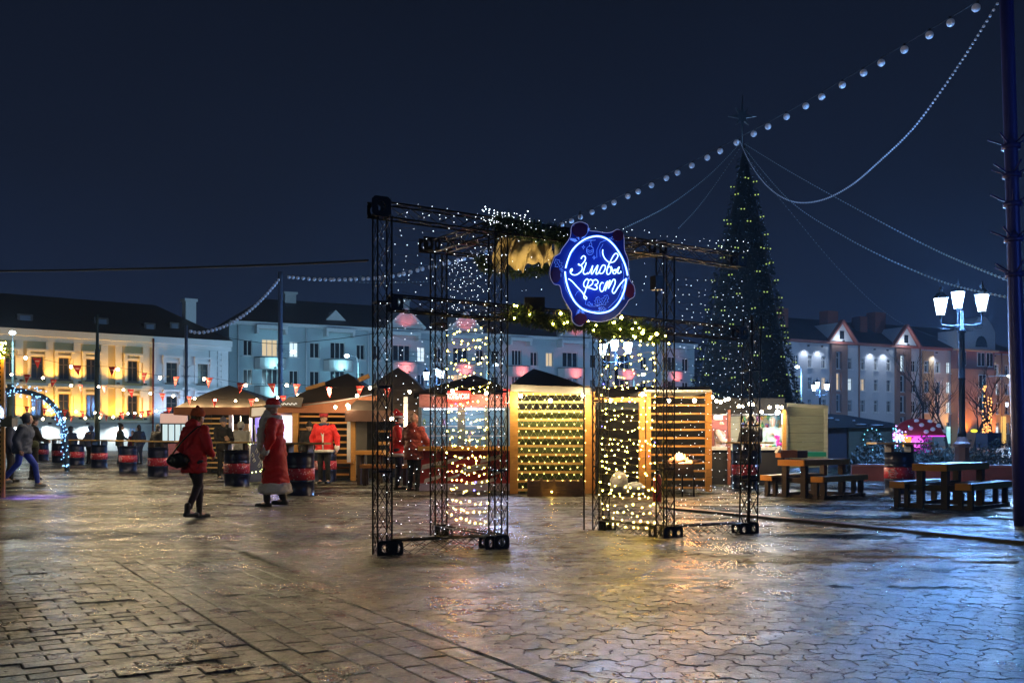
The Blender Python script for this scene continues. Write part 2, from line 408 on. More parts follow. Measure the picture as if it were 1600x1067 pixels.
def shell(fc, mb, s0, s1, z1, depth):
    mb.add([fc.pt(s0, 0), fc.pt(s0, z1), fc.pt(s0, z1, -depth), fc.pt(s0, 0, -depth)], [(0, 1, 2, 3)])
    mb.add([fc.pt(s1, 0), fc.pt(s1, 0, -depth), fc.pt(s1, z1, -depth), fc.pt(s1, z1)], [(0, 1, 2, 3)])
    mb.add([fc.pt(s0, 0, -depth), fc.pt(s1, 0, -depth), fc.pt(s1, z1, -depth), fc.pt(s0, z1, -depth)], [(0, 1, 2, 3)])
def fixture(parent, p, n, name='floodlight'):
    m = MB(); m.box(p, (.22, .22, .16)); return m.build(name, mat('fixture_black', (.02, .02, .02), .4), parent)
ROOFD = mat('dark_brown_metal_roof', (.035, .018, .015), .5, 0, .3, 2, .3)

# --- yellow and white two-storey building on the left
def bld_yellow():
    fc = Fac((-41.1, 80), (-26.1, 91.3)); ext = -16.0
    ze = 1.2 + 8.74
    root = thing('town_house', 'long two-storey house floodlit yellow with a grey-white right end and dark roof', 'building', fc.pt(9, 0))
    s_split = fc.s_of(237); s_end = fc.s_of(357)
    cols_y = [(-78, -62), (-34, -17), (7, 24), (49, 67), (92, 108), (135, 151), (200, 215)]; cols_w = [(260, 277), (309, 325)]
    YW = mat('yellow_plaster', (.50, .37, .17), .8, 0, .12, .7, .2); WW = mat('white_plaster', (.55, .57, .60), .8, 0, .12, .7, .2); GW = mat('grey_ground_floor', (.5, .52, .5), .8, 0, .15, .6, .2)
    TR = mat('pale_stucco_trim', (.68, .60, .45), .7, 0, .08, 2, .1)
    holes = []; up = []
    for (a, b) in cols_y + cols_w:
        am = (a + b) / 2; k = (am - 0) / 357.
        s0, s1 = fc.s_of(a), fc.s_of(b)
        def zz(dy): return fc.sz(am, 0)[1] * 0 + dy
        h1 = (s0, s1, 5.95 + .0, 7.75); h2 = (s0, s1, 2.75 + .15, 4.75); h3 = (s0 + .1, s1 - .1, .9, 2.0)
        holes += [h1, h2, h3]; up.append((h1, h2, h3, am))
    z_g = 2.55 + .35
    # heights from the picture at x=100: band 575->, band 630
    for (a, b, mt, nm) in ((ext, s_split, YW, 'yellow_wall'), (s_split, s_end, WW, 'white_wall')):
        m = MB(); wall_holes(fc, m, a, b, 2.45, ze, [h for h in holes if a < h[0] < b and h[2] > 2.45]); m.build(nm, mt, root)
    m = MB(); wall_holes(fc, m, ext, s_end, 0, 2.45, [h for h in holes if h[3] < 2.45]); shell(fc, m, ext, s_end, ze, 12); m.build('ground_floor_wall', GW, root)
    for nm, z0, z1, o in (('cornice', ze - .55, ze, .45), ('frieze', ze - .95, ze - .553, .2), ('string_course', 5.35, 5.6, .25), ('plinth_course', 2.40, 2.6, .2)):
        for a, b, mt in ((ext, s_split, TR), (s_split + .003, s_end + .2, WW)):
            m = MB(); fc.box(m, a, b, z0, z1, .003, o); m.build(nm, mt, root)
    for (h1, h2, h3, am) in up:
        tm = TR if am < 237 else WW
        for h in (h1, h2):
            wd = window(fc, root, h, None, 1, 1, .2, True, mat('dark_window_frame', (.06, .045, .035), .5))
            m = MB(); fc.box(m, h[0] - .38, h[1] + .38, h[3] + .42, h[3] + .6, .004, .42); fc.box(m, h[0] - .25, h[1] + .25, h[3] + .02, h[3] + .2, .004, .16)
            for x in (h[0] - .38, h[1] + .12): fc.box(m, x, x + .26, h[3] - .15, h[3] + .416, .004, .3)
            for x in (h[0] - .3, h[1] + .1): fc.box(m, x, x + .2, h[2], h[3] - .16, .004, .08)
            m.build('window_surround', tm, root)
        window(fc, root, h3, emit('dim_blue_window', (.25, .45, .8), .25), 1, 0, .2, False)
    for px in (30, 77, 120, 163, 185, 228, 243, 292, 332, 350):
        s0 = fc.s_of(px); tm = TR if px < 237 else WW
        m = MB(); fc.box(m, s0 - .28, s0 + .28, 5.61, ze - .96, .004, .12); fc.box(m, s0 - .28, s0 + .28, 2.61, 5.34, .004, .12); m.build('pilaster', tm, root)
    for px in range(30):  # rustication on the right corner
        pass
    sA = fc.s_of(334)
    for k in range(14):
        m = MB(); fc.box(m, sA + .35, s_end - .05, 2.7 + k * .5, 3.1 + k * .5, .004, .10)
        if k != 5: m.build('quoin', WW, root)
    roof(fc, root, ext, s_end, ze, 13.7, 7.5, ROOFD, .7, 0, 4.5)
    m = MB(); m.tube([fc.pt(s_split, 0, .3), fc.pt(s_split, ze - .2, .5)], .09); m.build('drainpipe', mat('rust_pipe', (.18, .03, .02), .5), root)
    for px, py, ww in ((44, 497, 1.0), (166, 502, 1.0), (240, 511, .8), (282, 509, .7)):
        t, z = fc.sz(px, py); m = MB(); bk = (z - ze) / (13.7 - ze) * 8.2 - .5
        fc.box(m, t - ww * .6, t + ww * .6, z - .5, z + .45, -bk - 1.2, -bk + .35); dm = m.build('dormer', ROOFD, root)
        m = MB(); fc.box(m, t - ww * .4, t + ww * .4, z - .3, z + .3, -bk + .353, -bk + .40); m.build('pane', mat('sky_light_glass', (.10, .12, .17), .25, .0, .1, 1, 0), dm)
    t, z = fc.sz(328, 492); m = MB(); fc.box(m, t - .5, t + .5, 11.2, 14.0, -6, -5); fc.box(m, t - .62, t + .62, 14.0, 14.25, -6.12, -4.88); m.build('chimney', WW, root)
    # amber floodlights on the ledge between the storeys, white ones below it
    for px in (-40, -4, 30, 79, 121, 180, 222):
        s0 = fc.s_of(px); big = 1.5 if px in (79, 121, 180) else .8
        p = fc.pt(s0, 2.72, 1.0); fixture(root, p, fc.n); light('floodlight_lamp', p + Vector((0, 0, .15)), 300 * big, (1, .52, .07), .12, 'SPOT', fc.pt(s0, 6.2, -.1), root, 150, .5)
        p2 = fc.pt(s0, 5.72, .9); fixture(root, p2, fc.n); light('floodlight_lamp', p2 + Vector((0, 0, .15)), 170 * big, (1, .52, .07), .12, 'SPOT', fc.pt(s0, 9.6, 0.1), root, 130, .5)
    for px in (-20, 22, 75, 134, 183):
        s0 = fc.s_of(px); p = fc.pt(s0, 2.3, .7); fixture(root, p, fc.n, 'wall_lamp')
        light('wall_lamp_bulb', p - Vector((0, 0, .2)), 330, (.85, .95, 1), .1, 'SPOT', fc.pt(s0, .3, .2), root, 150, .7)
    for px in (252, 292, 340):
        s0 = fc.s_of(px); p = fc.pt(s0, 2.72, 1.6); fixture(root, p, fc.n); light('floodlight_lamp', p + Vector((0, 0, .15)), 200, (.55, .7, 1), .12, 'SPOT', fc.pt(s0, 7.5, -.1), root, 150, .5)
bld_yellow()

# --- long pale apartment block with glowing balconies
def bld_blue():
    fc = Fac((-27.5, 100), (22.9, 125)); ze = 1.2 + 11.57
    root = thing('apartment_block', 'long pale-blue four-storey apartment block with cyan and red lit balconies', 'building', fc.pt(20, 0))
    s0 = fc.s_of(358); s1 = fc.s_of(1085)
    BWm = mat('pale_teal_plaster', (.40, .50, .54), .8, 0, .1, .5, .2); TRm = mat('white_cornice', (.65, .7, .72), .7)
    rows = [(9.35, 10.95), (6.45, 8.0), (3.5, 5.05)]
    cols = [(380, 394, 1, 0), (409, 434, 2, 1), (452, 466, 1, 0), (484, 499, 1, 0), (516, 539, 2, 1), (557, 570, 1, 0), (583, 595, 1, 0), (614, 641, 2, 2), (652, 664, 1, 0), (678, 690, 1, 0), (708, 731, 2, 2), (744, 756, 1, 0), (768, 780, 1, 0), (800, 815, 2, 2), (829, 840, 1, 0), (853, 864, 1, 0), (879, 903, 2, 2), (922, 932, 1, 0), (943, 953, 1, 0), (962, 984, 2, 2), (1001, 1011, 1, 0), (1019, 1028, 1, 0), (1038, 1056, 2, 2), (1066, 1076, 1, 0)]
    holes = []
    for a, b, mu, bal in cols:
        for r in rows: holes.append((fc.s_of(a), fc.s_of(b), r[0], r[1] + (.15 if mu == 2 else 0), mu))
        holes.append((fc.s_of(a), fc.s_of(b), .8, 2.3, mu))
    m = MB(); wall_holes(fc, m, s0, s1, 0, ze, holes, .3); shell(fc, m, s0, s1, ze, 13); m.build('wall', BWm, root)
    lit = {(409, 0): LITW, (452, 0): LITC, (652, 0): LITC, (853, 0): LITW, (879, 0): None, (708, 1): LITW}
    i = 0
    for a, b, mu, bal in cols:
        for r in range(4):
            h = holes[i]; i += 1
            if (px_hidden := (r == 3)): pass
            window(fc, root, h, lit.get((a, r)), mu, 0 if mu == 1 else 0, .22, True)
    m = MB(); fc.box(m, s0, s1 + .2, ze - .35, ze, .003, .5); m.build('cornice', TRm, root)
    for a, b, mu, bal in cols:
        if not bal: continue
        sa, sb = fc.s_of(a) - .75, fc.s_of(b) + .75; sm = (sa + sb) / 2
        colr = (.35, .85, 1) if bal == 1 else (1, .14, .11)
        BM = mat('balcony_white', (.6, .62, .62), .7, 0, .08, 2, .2)
        m = MB(); fc.box(m, sa + .0, sb, ze - .75, ze - .353, .003, 1.3)
        for x in (sa, sb - .25): fc.box(m, x, x + .25, ze - 1.2, ze - .753, .003, 1.2)
        m.build('balcony_canopy', TRm, root)
        if bal == 2 and a in (614, 879, 708):
            zz = ze + .05; m = MB(); A, B, C = fc.pt(sa - .4, zz, 1.3), fc.pt(sb + .4, zz, 1.3), fc.pt(sm, zz + 2.0, 1.3)
            m.prism([A, B, C], fc.n * -5); g = m.build('gable', mat('gable_plaster', (.5, .5, .52), .8), root)
            m = MB(); m.beam(A + fc.n * .06, C + fc.n * .06, .5, .25); m.beam(C + fc.n * .06, B + fc.n * .06, .5, .25); m.build('gable_edge', TRm, root)
            light('gable_lamp', fc.pt(sm, ze + .2, 2.4), 60, colr, .1, 'SPOT', fc.pt(sm, ze + 1.8, 1.2), root, 120)
        for r, (z0, z1) in enumerate(rows):
            zb = z0 - 1.35
            m = MB(); n_ = 8; pts = []
            for k in range(n_ + 1):
                t = k / n_; pts.append((sa + (sb - sa) * t, .35 + 1.15 * math.sin(math.pi * t) ** .5))
            lo = [fc.pt(x, zb, o) for x, o in pts] + [fc.pt(sb, zb, .0), fc.pt(sa, zb, .0)]
            m.prism(lo, Vector((0, 0, .18))); bl_ = m.build('balcony', BM, root)
            m = MB()
            for (x, o), (x2, o2) in zip(pts, pts[1:]): m.beam(fc.pt(x, zb + .66, o - .05), fc.pt(x2, zb + .66, o2 - .05), .08, .95)
            m.build('balustrade', BM, bl_)
            m = MB()
            for (x, o), (x2, o2) in zip(pts, pts[1:]): m.beam(fc.pt(x, zb + 1.18, o - .05), fc.pt(x2, zb + 1.18, o2 - .05), .14, .08)
            m.build('handrail', mat('dark_rail', (.08, .1, .1), .5), bl_)
            p = fc.pt(sm, zb + .35, 2.35); fixture(bl_, p - fc.n * .0 - Vector((0, 0, .28)), fc.n)
            light('balcony_lamp', p, 105 if bal == 1 else 120, colr, .12, 'SPOT', fc.pt(sm, zb + .75, 1.2), root, 100, .5)
            light('soffit_lamp', fc.pt(sm, zb - .3, .9), 30 if bal == 1 else 40, colr, .12, 'SPOT', fc.pt(sm, zb - 2, .1), root, 150, .8)
    for px in (372, 478, 575, 756, 936, 1032):
        m = MB(); m.tube([fc.pt(fc.s_of(px), 0, .15), fc.pt(fc.s_of(px), ze - .3, .15)], .08); m.build('drainpipe', TRm, root)
    RB = mat('maroon_tile_roof', (.05, .02, .02), .55, 0, .3, 1.5, .3)
    roof(fc, root, s0, s1, ze, ze + 3.3, 6.5, RB, .8, 5, 5)
    for px, py in ((475, 486), (660, 500), (840, 510), (1000, 522)):
        t, z = fc.sz(px, py); m = MB(); fc.box(m, t - .6, t + .6, ze + 1, ze + 3.9, -6.8, -5.6); fc.box(m, t - .75, t + .75, ze + 3.9, ze + 4.1, -6.95, -5.45); m.build('chimney', BM, root)
    t, z = fc.sz(528, 498); m = MB(); m.prism([fc.pt(t - 1.1, ze + .7, -.7), fc.pt(t + 1.1, ze + .7, -.7), fc.pt(t, ze + 1.8, -.7)], -fc.n * 3.5); m.build('dormer', BM, root)
bld_blue()

# --- long block on the right with round lit patches
def bld_right():
    fc = Fac((33.9, 120), (69.2, 138)); ze = 1.2 + 11.7
    root = thing('apartment_block', 'four-storey block with brown bays, arched gable and orange-lit base behind bare trees', 'building', fc.pt(20, 0))
    s0 = fc.s_of(1208); s1 = fc.s_of(1582)
    q = lambda x: fc.s_of(1200 + x / 4.0)
    GWm = mat('pale_grey_plaster', (.48, .50, .54), .8, 0, .1, .4, .2); BRm = mat('brown_bay_plaster', (.24, .14, .11), .8, 0, .1, .6, .2); ORm = mat('warm_tint_plaster', (.5, .36, .22), .8, 0, .1, .6, .2)
    cols = [(100, 122), (163, 190), (250, 275), (335, 362), (415, 447), (500, 525), (580, 605), (663, 686), (742, 768), (815, 847), (895, 923), (972, 1000), (1048, 1074), (1115, 1140), (1405, 1438), (1475, 1503)]
    rows = [(9.6, 11.05), (6.95, 8.45), (4.3, 5.8), (1.6, 3.1)]
    litd = {(335, 1): LITW, (415, 1): LITW, (500, 1): LITC, (580, 1): LITW, (815, 0): LITC, (1115, 0): LITC, (1115, 1): LITC, (1115, 2): LITC, (1405, 1): LITC}
    holes = [(q(a), q(b), r[0], r[1] + (.6 if a in (415, 815) else 0)) for a, b in cols for r in rows]
    m = MB(); wall_holes(fc, m, s0, s1, 0, ze, holes, .25); shell(fc, m, s0, s1, ze, 13); m.build('wall', GWm, root)
    i = 0
    for a, b in cols:
        for r in range(4): window(fc, root, holes[i], litd.get((a, r)), 1, 1, .2, True); i += 1
    def panel(x0, x1, z0, z1, o, mt, nm, hs_):
        m = MB(); A, B = q(x0), q(x1)
        ss = sorted([A, B] + [v for h in hs_ for v in h[:2]]); zs = sorted([z0, z1] + [v for h in hs_ for v in h[2:4]])
        for a, b in zip(ss, ss[1:]):
            for c, d in zip(zs, zs[1:]):
                if b - a < .01 or d - c < .01 or c < z0 or d > z1: continue
                if any(h[0] < (a + b) / 2 < h[1] and h[2] < (c + d) / 2 < h[3] for h in hs_): continue
                fc.box(m, a, b, c, d, .003, o)
        return m.build(nm, mt, root)
    for x0, x1, c in ((385, 485, (415, 447)), (790, 882, (815, 847))):
        panel(x0, x1, 0, ze, .35, BRm, 'bay', [(q(c[0]) - .05, q(c[1]) + .05, r[0] - .1, r[1] + .65) for r in rows])
        A, B = q(x0 - 20), q(x1 + 25); C = (A + B) / 2
        m = MB(); m.prism([fc.pt(A, ze, .6), fc.pt(B, ze, .6), fc.pt(C, ze + 2.4, .6)], -fc.n * 5); m.build('gable', GWm, root)
        m = MB(); m.beam(fc.pt(A - .4, ze - .1, .7), fc.pt(C, ze + 2.6, .7), .6, .22); m.beam(fc.pt(C, ze + 2.6, .7), fc.pt(B + .4, ze - .1, .7), .6, .22); m.build('gable_edge', mat('red_barge_board', (.3, .10, .08), .6), root)
        m = MB(); fc.box(m, C - .35, C + .35, ze + .3, ze + 1.3, .603, .66); m.build('attic_window', GLASS, root)
        p = fc.pt(C - .6, ze + .2, 1.5); fixture(root, p - Vector((0, 0, .2)), fc.n); light('gable_lamp', p, 90, (.8, .9, 1), .1, 'POINT', None, root)
    panel(960, 1032, 0, ze - .5, .12, ORm, 'bay', [(q(972) - .05, q(1000) + .05, r[0] - .1, r[1] + .05) for r in rows])  # warm lamplight on this stretch of wall put into its colour
    panel(1400, 1530, 0, ze - .5, .12, ORm, 'bay', [(q(a) - .05, q(b) + .05, r[0] - .1, r[1] + .05) for a, b in ((1405, 1438), (1475, 1503)) for r in rows])  # same warm light tint painted on the right end
    # tower block with rounded gable
    A, B = q(1142), q(1375); m = MB()
    fc.box(m, A, B, 0, 10.2, .003, 1.2); m.build('stair_tower', mat('terracotta_plaster', (.45, .22, .13), .8, 0, .15, .5, .2), root)
    m = MB(); fc.box(m, A, B, 10.2, 12.6, .003, 1.0); m.build('tower_top', mat('tower_brown', (.26, .125, .12), .8), root)
    m = MB(); fc.box(m, A - .3, B + .3, 12.6, 12.85, .003, 1.5); m.build('cornice', ORm, root)
    pts = [fc.pt(A - .2, 12.86, 1.1), fc.pt(A - .2, 15.2, 1.1), fc.pt(q(1235), 15.2, 1.1)]
    for k in range(9): t = k / 8; pts.append(fc.pt(q(1240) + (B - q(1240)) * t, 15.3 + 2.6 * math.sin(math.pi * (.12 + .72 * t)) - 1.2 * t, 1.1))
    pts += [fc.pt(B, 12.86, 1.1)]
    m = MB(); m.prism(pts, -fc.n * 3); m.build('arched_gable', GWm, root)
    m = MB(); C = q(1288); pts = [fc.pt(C + 1.15 * math.cos(math.pi * k / 8), 13.2 + 1.5 * math.sin(math.pi * k / 8), 1.103) for k in range(9)]; m.prism(pts, fc.n * .06); m.build('fan_window', GLASS, root)
    for (a, b) in ((1152, 1195), (1265, 1310), (1320, 1362)):
        for z0 in (10.6, 7.6, 4.6):
            if a != 1265 and z0 < 10: continue
            h = (q(a), q(b), z0, z0 + 1.9); m = MB(); o_ = 1.003 if z0 > 10 else 1.203; fc.box(m, *h, o_, o_ + .08); w_ = m.build('window', FRAME, root)
            m = MB(); n_ = 2
            for k in range(n_):
                wS = (h[1] - h[0]) / n_; fc.box(m, h[0] + k * wS + .1, h[0] + (k + 1) * wS - .08, z0 + .1, z0 + 1.8, o_ + .082, o_ + .10)
            m.build('pane', GLASS, w_)
    m = MB(); fc.box(m, s0, A - .01, ze - .3, ze, .003, .6); fc.box(m, B + .4, s1 + .2, ze - .3, ze, .003, .6); m.build('cornice', mat('red_barge_board', (.3, .10, .08), .6), root)
    roof(fc, root, s0, s1, ze, ze + 3.6, 6.5, mat('night_slate_roof', (.03, .03, .05), .5, 0, .3, 1, .2), .7, 0, 4)
    for a, b, zt in ((160, 235, 4.2), (485, 550, 4.3), (690, 735, 3.9), (785, 850, 4.6)):
        m = MB(); fc.box(m, q(a), q(b), ze + .5, ze + zt, -4.5, -3); m.build('chimney', mat('chimney_brick', (.22, .08, .06), .8, 0, .2, 3), root)
    for x in (225, 310, 637, 718, 1024, 1388):
        p = fc.pt(q(x), ze - 1.0, .75); fixture(root, p + Vector((0, 0, .25)), fc.n, 'wall_lamp'); light('wall_lamp_bulb', p, 150, (.75, .85, 1), .1, 'SPOT', p - Vector((0, 0, 3)) - fc.n * 1.0, root, 120, .8)
    for x, pw in ((1160, 1700), (1335, 1000), (1000, 330), (1420, 300), (1520, 260)):
        p = fc.pt(q(x), 1.0, 2.6); fixture(root, p - Vector((0, 0, .3)), fc.n); light('uplight', p, pw, (1, .42, .10), .15, 'SPOT', fc.pt(q(x), 7, .5), root, 110, .6)
    for px in (565, 945, 1455):
        m = MB(); m.tube([fc.pt(q(px), 0, .15), fc.pt(q(px), ze - .3, .15)], .09); m.build('drainpipe', BRm, root)
    # shop fronts
    for a, b, c in ((1110, 1132, (.4, .9, .9)), (1400, 1430, (.7, .9, 1)), (1450, 1480, (1, .6, .15))):
        m = MB(); fc.box(m, q(a), q(b), .3, 2.5 if c[0] < 1 else 4, .14, .2); m.build('shop_window', emit('shop_glow_%d' % a, c, .8), root)
bld_right()

# ------------------------------------------------------------------ STREET LAMPS
IRON = mat('cast_iron_black', (.012, .014, .018), .35, .6, .2, 8, .3)
LGL = emit('lamp_glass_cold', (.72, .86, 1), 6, 'NONE')
def make_lantern_post(heads, power):
    root = thing('street_lamp', '', 'street lamp')
    m = MB(); m.lathe([(.30, 0), (.30, .12), (.22, .16), (.20, .9), (.24, .93), (.24, 1.0), (.16, 1.06), (.12, 1.2)], seg=8, smooth=False); m.build('plinth', mat('stone_plinth', (.10, .05, .045), .6), root)
    m = MB(); m.lathe([(.12, 1.2), (.115, 1.3), (.085, 1.5), (.09, 1.55), (.085, 1.6), (.085, 2.8), (.1, 2.82), (.085, 2.86), (.075, 4.1), (.11, 4.12), (.11, 4.2), (.06, 4.25), (.05, 4.6), (.03, 4.75)], seg=12); m.build('post', IRON, root)
    sp = {3: [(-.60, 0, 4.62), (.02, .30, 4.84), (.42, -.30, 4.68)], 2: [(-.5, 0, 4.65), (.5, 0, 4.65)]}[heads]
    for (x, y, z) in sp:
        m = MB(); p = [(0, 0, 4.35), (x * .5, y * .5, 4.30), (x * .95, y * .95, 4.34), (x, y, 4.42), (x, y, z)]
        m.tube(smooth_path(p, 4), .022, 6)
        for k in (1, -1): m.tube([Vector((x * (.8 + .12 * k) + .07 * math.cos(t * .7) * (1 if x > 0 else -1), y * .85, 4.28 + .07 * math.sin(t * .7))) for t in range(9)], .009, 4)
        m.lathe([(.02, 0), (.05, .03), (.03, .08), (.1, .12)], (x, y, z - .12), 8); m.build('arm', IRON, root)
        m = MB(); m.lathe([(.115, 0), (.20, .46)], (x, y, z), 6, False); h = m.build('lantern', LGL, root)
        m = MB()
        for k in range(6):
            a = 2 * math.pi * k / 6; m.tube([(x + .118 * math.cos(a), y + .118 * math.sin(a), z), (x + .204 * math.cos(a), y + .204 * math.sin(a), z + .46)], .009, 4)
        m.lathe([(.225, .455), (.225, .48), (.10, .62), (.05, .64), (.06, .70), (.03, .73), (.035, .76), (.004, .86)], (x, y, z), 6, False); m.build('lantern_cage', IRON, h)
        light('lantern_light', (x, y, z - .03) if False else (x, y, z + .25), power / len(sp), (.17, .43, 1), .24, 'POINT', None, root)
    return root
def lamp_at(root, px, d, label, rz=0, s=1):
    root.location = GD(px, d); root.rotation_euler = (0, 0, rz); root.scale = (s, s, s); root['label'] = label; root['group'] = 'street lamps around the square'
lp = make_lantern_post(3, 10500); lp2 = make_lantern_post(2, 1500)
lamp_at(lp, 1503, 28, 'tall black cast-iron lamp post with three glowing lanterns behind the right picnic table')
lamp_at(copy_tree(lp), 963, 42, 'three-lantern lamp post glowing just below the blue neon sign', .25)
lamp_at(copy_tree(lp), 681, 60, 'three-lantern lamp post above the sausage kiosk, seen through the left truss panel', -.2)
lamp_at(copy_tree(lp), 1281, 75, 'three-lantern lamp post with purple-lit pole over the pale wooden flap', .5)
lamp_at(lp2, 1478, 150, 'far two-lantern lamp post left of the tall right lamp plinth')
lamp_at(copy_tree(lp2), 1580, 130, 'far two-lantern lamp post beside the leaning blue pole', 0, 1.1)
lamp_at(copy_tree(lp2), 1440, 170, 'faint far two-lantern lamp post behind the toadstool house')
for (x_, y_, rz_, lb_) in ((-15, 3.0, .3, 'unseen lamp post added on the brick paving outside the left picture edge'), (14.5, 3.5, -.4, 'unseen lamp post added on the scalloped paving outside the right picture edge')):  # unseen posts added to light the fronts of people and drums
    o_ = copy_tree(lp); o_.location = (x_, y_, 0); o_.rotation_euler = (0, 0, rz_); o_['label'] = lb_
    for ch_ in o_.children:
        if ch_.type == 'LIGHT': ch_.data = ch_.data.copy(); ch_.data.color = (.92, 1, .66) if x_ < 0 else (.10, .33, 1); ch_.data.energy = 520 if x_ < 0 else 850
CABM = mat('dark_arm', (.02, .025, .03), .6)
def mast(px, ytop, d, label, arm=(0, 0), watt=900, c=(.5, .8, 1), extra=None):
    zt = Z(ytop, d); root = thing('street_light', label, 'street light', GD(px, d), 'tall street lights along the house fronts')
    b = GD(px, d); m = MB(); m.tube([b, b + Vector((0, 0, zt - .6))], [.11, .07], 8); m.build('pole', mat('green_grey_pole', (.10, .14, .13), .5), root)
    tip = b + Vector((arm[0], arm[1], zt)); m = MB(); m.tube(smooth_path([b + Vector((0, 0, zt - .7)), b + Vector((arm[0] * .2, arm[1] * .2, zt - .1)), tip], 5), .035, 6); m.build('arm', CABM, root)
    m = MB(); m.ball(tip + Vector((arm[0] * .15, 0, -.05)), (.22, .2, .14)); m.build('lamp_head', emit('mast_lamp_glow', (.75, .95, 1), 14, 'NONE'), root)
    light('mast_light', tip + Vector((0, -.8, -.9)), watt, c, .25, 'POINT', None, root)
mast(440, 550, 84, 'street light on a curved arm in front of the cyan balconies', (1.0, -.8), 1150, (.42, .78, 1))
mast(20, 520, 70, 'street light at the left picture edge before the yellow house', (.2, -.5), 900, (.6, .85, 1))
mast(560, 556, 88, 'added street light hidden behind the left truss towers', (-.8, -.6), 1150, (.42, .78, 1))  # this and the next two are added to wash the pale block
mast(760, 570, 96, 'added street light behind the warm light curtain', (.8, -.6), 1050, (.45, .75, 1))
mast(990, 585, 104, 'added street light right of the gate before the red balconies', (.8, -.6), 1000, (.45, .72, 1))
mast(1252, 573, 104, 'street light beside the Christmas tree with pale blue glare', (-.5, -.5), 3000, (.30, .55, 1))
mast(1535, 587, 112, 'street light on a long bent arm before the arched gable', (2.4, -.5), 2600, (.4, .62, 1))

# ------------------------------------------------------------------ POLES AND STRINGS
BLUEP = mat('blue_painted_pole', (.03, .035, .16), .4, .3)
def pole(name, label, pts, r, mt, cat='pole', spikes=()):
    root = thing(name, label, cat, (pts[0][0], pts[0][1], 0)); m = MB(); m.tube(pts, r, 10)
    m.build('shaft', mt, root)
    for (z, x, y) in spikes:
        m = MB()
        for k in range(5):
            a = k * 1.26 + z; m.tube([(x, y, z), (x + .28 * math.cos(a), y + .28 * math.sin(a), z + .14)], .012, 4)
        m.lathe([(r * 1.25 if not isinstance(r, list) else r[0] * 1.2, -.03), (r * 1.25 if not isinstance(r, list) else r[0] * 1.2, .03)], (x, y, z), 10); m.build('spike_collar', mt, root)
    return root
b = GD(1597, 13.2); t = P(1571, -60, 13.2)
pts = [b.lerp(t, k / 6) for k in range(7)]
pole('leaning_pole', 'tall leaning blue-painted pole with spiked collars at the right picture edge', pts, [.10] * 3 + [.085] * 4, mat('violet_blue_paint', (.05, .055, .30), .4, .2), 'pole',
     [(Z(yy, 13.2), (lambda q: q.x)(P(1571 + (yy + 60) * .0295, yy, 13.2)), 13.2) for yy in (230, 275, 320, 375, 430)])
b = GD(438, 60); pole('festoon_mast', 'tall thin grey mast carrying the string of white globes at left centre', [b, P(438, 425, 60)], .14, mat('grey_mast', (.12, .15, .2), .5), 'mast', [(Z(yy, 60), b.x, 60) for yy in (548, 572, 597)])
b = GD(291, 55); pole('festoon_mast', 'thin mast before the white end of the long house', [b, P(291, 508, 55)], .09, MATS['grey_mast'], 'mast', [(Z(yy, 55), b.x, 55) for yy in (575, 590, 612)])
b = GD(152, 48); pole('thick_pole', 'thick dark green pole in front of the yellow house', [b, P(152, 546, 48), P(152, 545, 48), P(152, 492, 48)], [.135, .12, .075, .065], mat('dark_green_pole', (.07, .10, .085), .5))
b = GD(16, 40); pole('thick_pole', 'grey-green pole at the far left behind the walkers', [b, P(16, 600, 40)], .12, MATS['dark_green_pole'])

